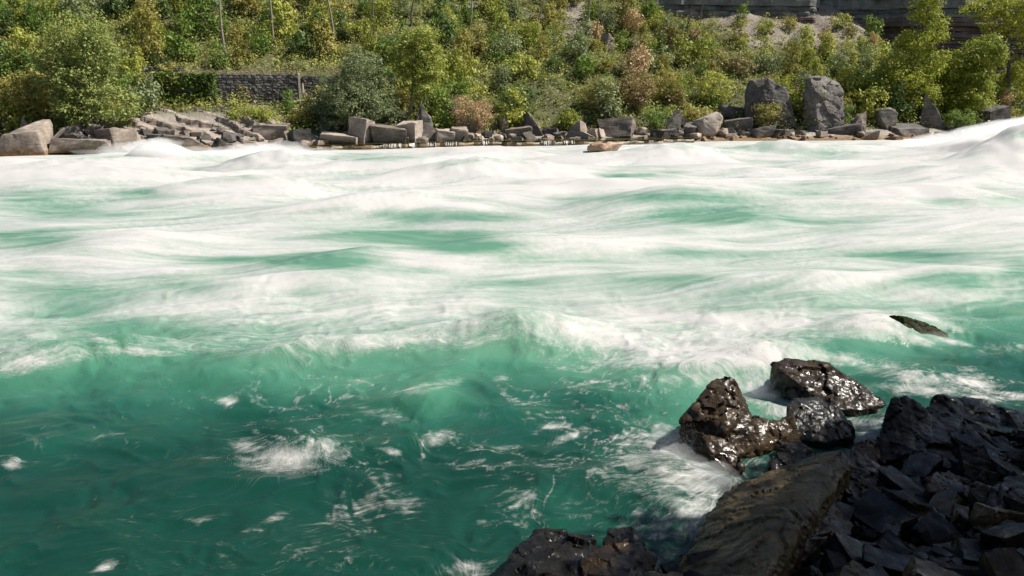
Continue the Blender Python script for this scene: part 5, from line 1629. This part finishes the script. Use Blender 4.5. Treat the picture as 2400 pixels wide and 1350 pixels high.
# undergrowth, dry grass: nobody could count them
def cover(n, xr, yr, mask, size, mat, name, label, hgt, seed, up_bias=0.4, aspect=0.55, cat='undergrowth', per=1):
    rg = np.random.RandomState(seed)
    x, y = rg.uniform(*xr, n), rg.uniform(*yr, n)
    z = terrain(x, y)
    px, py = project(x, y, z)
    k = (px > -350) & (px < 2750) & (py > -260) & mask(x, y, z, px, py, rg)
    x, y, z = x[k], y[k], z[k]
    hm = hgt * (0.3 + np.clip(0.5 + 1.7 * f2(x / 2.4, y / 2.4, 3), 0, 1.8))
    if per == 1:
        c = np.stack([x, y, z + rg.uniform(0, 1, len(x)) ** 1.3 * hm], 1)
    else:
        r = (rg.uniform(0.28, 0.62, len(x)) * (0.7 + 0.5 * hm))[:, None, None]
        c = np.stack([x, y, z + 0.35 * hm], 1)[:, None, :] + rg.normal(size=(len(x), per, 3)) * r * np.array([0.75, 0.75, 0.85])
        c[:, :, 2] = np.maximum(c[:, :, 2], z[:, None] + 0.05)
        c = c.reshape(-1, 3)
    return tag(link(name, leaves(name, c, size, M[mat], rg, up_bias, aspect, per if per > 1 else 0)), label, cat, None, 'stuff')

def veg_mask(x, y, z, px, py, rg):
    s = shore_s(x, y)
    lw = sstep(-48, -43, x) * (1 - sstep(-30, -25.5, x))
    p = sstep(2.6, 5.0, s) * (1 - lw * (1 - sstep(6.5, 9.0, s)))
    p = p * (1 - 0.78 * sstep(0.22, 0.7, scree_mask(px, py) + 0.25 * f2(x / 3, y / 3, 3)))
    p = p * np.where((x > -39.5) & (x < -20) & (np.abs(y - wall_y(x) - 1.8) < 2.0), 0.12, 1.0)
    p = p * (1 - 0.9 * (((y > 145) & (x > 22) & (px > 1500)) | ((y > 139) & (x > 24) & (x < 54))))
    p = p * (1 - 0.8 * np.exp(-((px - 1290) / 50) ** 2 - ((py - 255) / 45) ** 2))
    p = p * np.where(px > 1650, 0.75, 1.0)
    return rg.uniform(0, 1, len(x)) < p
cover(17500, (-75, 92), (80, 148), veg_mask, 0.24, 'leaf_cover', 'undergrowth', 'low mixed undergrowth covering the far slope between the shrubs', 1.1, 5, 0.35, 0.6, 'undergrowth', 30)

def grass_mask(x, y, z, px, py, rg):
    bench = (x > -40) & (x < -20) & (y - wall_y(x) > 0.5) & (y - wall_y(x) < 4.2) & (rg.uniform(0, 1, len(x)) < 0.5 + 1.2 * f2(x / 1.3, y / 1.3, 2))
    dry = (px > 1480) & (py < 150) & (rg.uniform(0, 1, len(x)) < 0.2 + 0.8 * np.clip(f2(x / 4, y / 4, 3), 0, 1))
    front = (x > -41) & (x < -26) & (y - wall_y(x) < -0.4) & (y - wall_y(x) > -3.5) & (rg.uniform(0, 1, len(x)) < 0.35)
    return bench | (dry & (y < 147)) | front
cover(200000, (-42, 80), (88, 148), grass_mask, 0.42, 'leaf_grass', 'dry_grass', 'dry tan grass on the wall top and below the cliff', 0.55, 6, -0.2, 0.14, 'grass')

# ------------------------------------------------------------------ shade tree of the near shore (stands to the right, outside the frame)
rng = np.random.RandomState(33)
sd = np.array(SUN_DIR)
poly = [(2480, 955), (2200, 955), (2060, 985), (1990, 1040), (1830, 1085), (1700, 1120), (1600, 1180), (1540, 1290), (1480, 1420), (2480, 1420)]
def inside(px, py):
    c = False
    j = len(poly) - 1
    for i in range(len(poly)):
        (xi, yi), (xj, yj) = poly[i], poly[j]
        if (yi > py) != (yj > py) and px < (xj - xi) * (py - yi) / (yj - yi) + xi:
            c = not c
        j = i
    return c
clumps = []
for _ in range(9000):
    x, y = rng.uniform(0, 16), rng.uniform(6, 17)
    px, py = project(np.array(x), np.array(y), np.array(0.4))
    if not (inside(float(px), float(py)) or (2480 < px < 2750 and py > 955)):
        continue
    if n2(np.array([x / 1.1]), np.array([y / 1.1 + 3]))[0] > 0.38:
        continue
    if 1600 < float(px) < 1990 and float(py) > 1060 and float(px) < 1800 + (1330 - float(py)) * 0.75 and rng.uniform() < 0.97:
        continue
    t = rng.uniform(14.5, 18.5)
    clumps.append(np.array([x, y, 0.4]) + sd * t)
    if len(clumps) >= 560:
        break
clumps = np.array(clumps)
cc = clumps.mean(0)
tb = np.array([cc[0] + 3.0, cc[1] + 1.0, 0.0])
tb[2] = float(near_bank(tb[0], tb[1]))
root = tag(empty('shade_tree', tuple(tb)), 'leafy tree on the near shore whose crown shades the stone heap', 'tree')
trunk = bent(tb - [0, 0, 0.3], [cc[0] + 1.0, cc[1], cc[2] - 2.0], 6, 0.03, rng)
link('trunk', tube_mesh('trunk', [([q - tb for q in trunk], [0.38, 0.33, 0.3, 0.27, 0.24, 0.2, 0.14])], M['bark'], 10), root)
paths = []
for k in range(46):
    e = clumps[rng.randint(len(clumps))]
    s0 = trunk[rng.randint(3, 7)]
    paths.append(([q - tb for q in bent(s0, e, 5, 0.06, rng)], [0.1, 0.08, 0.06, 0.045, 0.03, 0.012]))
link('limbs', tube_mesh('limbs', paths, M['bark'], 5), root)
pp = (clumps[:, None, :] + rng.normal(size=(len(clumps), 60, 3)) * 0.36).reshape(-1, 3)
link('crown', leaves('crown', pp - tb, 0.19, M['leaf_green'], rng, 0.6, 0.65), root)

# more trees of the near shore stand behind the camera; the wet rocks and the near water mirror them
crown0 = None
for j, (x, y, hgt) in enumerate([(-13, -9, 11), (-6, -12, 13), (1, -10, 12), (7, -11, 14), (13, -7, 12), (18, -2, 13)]):
    rg = np.random.RandomState(70 + j)
    zb = float(near_bank(np.array(x), np.array(y)))
    root = tag(empty('bank_tree', (x, y, zb)), 'leafy tree on the near bank behind the camera', 'tree', 'trees on the near bank')
    root['label'] = ['tree furthest left behind the camera on the near bank', 'tall tree behind the camera to the left of the stone heap', 'tree straight behind the camera on the near bank', 'tallest tree behind the camera at the start of the stone heap', 'tree on the near bank behind the stone heap', 'tree on the near bank right beside the stone heap'][j]
    if crown0 is None:
        tr0 = tube_mesh('trunk', [(bent((0, 0, -0.5), (0.5, 0, 9), 6, 0.03, rg), [0.35, 0.31, 0.27, 0.23, 0.18, 0.13, 0.05])], M['bark'], 8)
        bl = [(0, 0, 3.0, 3.4, 3.0, 2.2), (0.4, 0, 6.0, 3.6, 3.2, 2.6), (0.3, 0, 9.0, 2.8, 2.6, 2.2)]
        crown0 = leaves('crown', blob_points(bl, 420, 34, 0.45, rg, 0.4), 0.34, M['leaf_green'], rg, 0.5, 0.7)
    link('trunk', tr0, root)
    link('crown', crown0, root)
    root.scale = (1.1, 1.1, hgt / 11.0)
    root.rotation_euler = (0, 0, j * 1.1)

# ------------------------------------------------------------------ spray thrown up by the crests: droplets beyond counting
rng = np.random.RandomState(8)
drops = []
def crest_spray(px0, px1, pyf, h_up, n, Yc, dY, szs):
    for _ in range(n):
        px = px0 + (px1 - px0) * rng.beta(2.2, 2.0 if px1 < 2000 else 0.9)
        Y = Yc + rng.uniform(-dY, dY)
        x = (px - 1200) / FPX * (Y * CP)
        zb = water_z(x, Y)
        drops.append((x, Y, zb + rng.exponential(h_up) - 0.05, rng.uniform(*szs)))
c1 = np.array(Z(1640, 1075, 0.1))
for _ in range(7000):
    th = rng.uniform(1.9, 4.0)
    r = abs(rng.normal(0, 0.5))
    x, y = c1[0] + r * math.cos(th) * 1.3, c1[1] + r * math.sin(th) + 0.1
    drops.append((x, y, water_z(x, y) + rng.exponential(0.10), rng.uniform(0.001, 0.003)))
c1 = np.array(Z(690, 1062, 0.2))
for _ in range(3500):
    x, y = c1[0] + rng.normal(0, 0.42), c1[1] + rng.normal(0, 0.16)
    drops.append((x, y, water_z(x, y) + rng.exponential(0.04), rng.uniform(0.001, 0.003)))
D = np.array(drops)
rotm = np.linalg.qr(rng.normal(size=(len(D), 3, 3)))[0]
dv = np.einsum('nij,kj->nki', rotm, tet) * D[:, 3][:, None, None] + D[:, :3][:, None, :]
df = (np.arange(len(D)) * 4)[:, None, None] + np.array([[0, 1, 2], [0, 3, 1], [0, 2, 3], [1, 3, 2]])[None]
msp, nt, bs, L = new_mat('spray')
bs.inputs['Base Color'].default_value = (0.6, 0.6, 0.59, 1)
bs.inputs['Roughness'].default_value = 0.5
trn = nd(nt, 'ShaderNodeBsdfTranslucent')
trn.inputs[0].default_value = (0.85, 0.85, 0.84, 1)
mxs = nd(nt, 'ShaderNodeMixShader')
mxs.inputs[0].default_value = 0.6
L(bs.outputs[0], mxs.inputs[1])
L(trn.outputs[0], mxs.inputs[2])
L(mxs.outputs[0], nt.nodes['Material Output'].inputs[0])
tag(link('spray', mesh_np('spray', dv.reshape(-1, 3), df.reshape(-1, 3), False, [msp])), 'white spray thrown off the near boulder and the nearest breaking crest', 'spray', None, 'stuff')

# mist hanging over the breaking crests and the splash at the near boulder
def mist(c, radii, dens, rot=0.0, tilt=0.0):
    m = bpy.data.materials.get('mist_%.2f' % dens)
    if m is None:
        m = bpy.data.materials.new('mist_%.2f' % dens)
        m.use_nodes = True
        t = m.node_tree
        t.nodes.clear()
        out = t.nodes.new('ShaderNodeOutputMaterial')
        pv = t.nodes.new('ShaderNodeVolumePrincipled')
        pv.inputs['Color'].default_value = (0.97, 0.97, 0.97, 1)
        pv.inputs['Density'].default_value = dens
        t.links.new(pv.outputs[0], out.inputs['Volume'])
    b = bmesh.new()
    bmesh.ops.create_icosphere(b, subdivisions=4, radius=1)
    V, Fc = bm_to_np(b)
    b.free()
    V = V * (1 + 0.5 * f3(V * 1.3 + c[0], 3)[:, None])
    o = link('mist', mesh_np('mist', V * radii, Fc, True, [m]), None, c)
    o.rotation_euler = (0, tilt, rot)
    return tag(o, 'thin white mist over breaking water', 'mist', 'mist over the breaking water', 'stuff')
for px, py, h, rr, dn in [(365, 345, 1.5, (2.6, 1.2, 0.75), 0.7), (372, 338, 1.7, (1.3, 0.9, 0.6), 0.8), (455, 356, 0.9, (2.6, 1.0, 0.5), 0.5), (290, 356, 0.9, (2.4, 1.0, 0.5), 0.5),
                          (600, 352, 1.4, (2.6, 1.2, 0.7), 0.7), (660, 352, 1.4, (2.6, 1.2, 0.7), 0.7), (740, 358, 0.9, (2.6, 1.2, 0.5), 0.4), (530, 360, 0.8, (2.4, 1.2, 0.45), 0.4),
                          (2260, 318, 2.0, (3.6, 1.5, 0.8), 0.45), (2340, 303, 2.8, (3.8, 1.6, 0.9), 0.5), (2420, 290, 3.4, (3.8, 1.6, 0.9), 0.5), (2170, 328, 1.2, (3.2, 1.5, 0.6), 0.35),
                          (1130, 372, 1.2, (4.0, 1.4, 0.45), 0.35), (1570, 342, 1.1, (3.2, 1.2, 0.45), 0.35)]:
    mist(Z(px, py, h - 0.3), rr, dn * 0.5, R(15), -0.16 if px > 2100 else 0.0)
    mist(Z(px - 25, py + 4, h - 0.2), (rr[0] * 1.3, rr[1], rr[2] * 0.8), dn * 0.3, R(15), -0.16 if px > 2100 else 0.05)
for px, py, h, rr, dn in [(1600, 1085, 0.15, (0.42, 0.4, 0.26), 1.6), (1660, 1120, 0.12, (0.45, 0.35, 0.22), 1.8), (1570, 1030, 0.12, (0.3, 0.45, 0.2), 1.2), (1540, 1110, 0.1, (0.5, 0.35, 0.16), 1.2),
                          (690, 1052, 0.2, (0.5, 0.16, 0.13), 2.0), (1800, 905, 0.15, (0.5, 0.3, 0.2), 1.2), (2110, 772, 0.2, (0.9, 0.3, 0.16), 1.6), (2190, 788, 0.15, (0.5, 0.25, 0.12), 1.4)]:
    mist(Z(px, py, h - 0.06), rr, dn * 0.5, 0.3)
    mist(Z(px - 18, py + 12, h - 0.08), (rr[0] * 1.25, rr[1] * 0.8, rr[2] * 0.7), dn * 0.4, -0.4)
scene.cycles.volume_bounces = 3

# labels of look-alikes that still coincide: say which one of the two or three it is
by_label = {}
for o in scene.objects:
    if o.parent is None and o.get('label') and o.get('group') not in ('trees on the near bank',):
        by_label.setdefault(o['label'], []).append(o)
for lab, oo in by_label.items():
    if 4 < len(oo) <= 9:
        oo.sort(key=lambda o: float(project(o.location.x, o.location.y, o.location.z)[0]))
        for o, w in zip(oo, ('first', 'second', 'third', 'fourth', 'fifth', 'sixth', 'seventh', 'eighth', 'ninth')):
            o['label'] = f'{lab}, {w} from the left'
    if len(oo) in (2, 3, 4):
        oo.sort(key=lambda o: float(project(o.location.x, o.location.y, o.location.z)[0]))
        words_ = {2: ('left one', 'right one'), 3: ('left one', 'middle one', 'right one'), 4: ('far left one', 'left middle one', 'right middle one', 'far right one')}[len(oo)]
        for o, w in zip(oo, words_):
            o['label'] = f'{lab}, {w}'
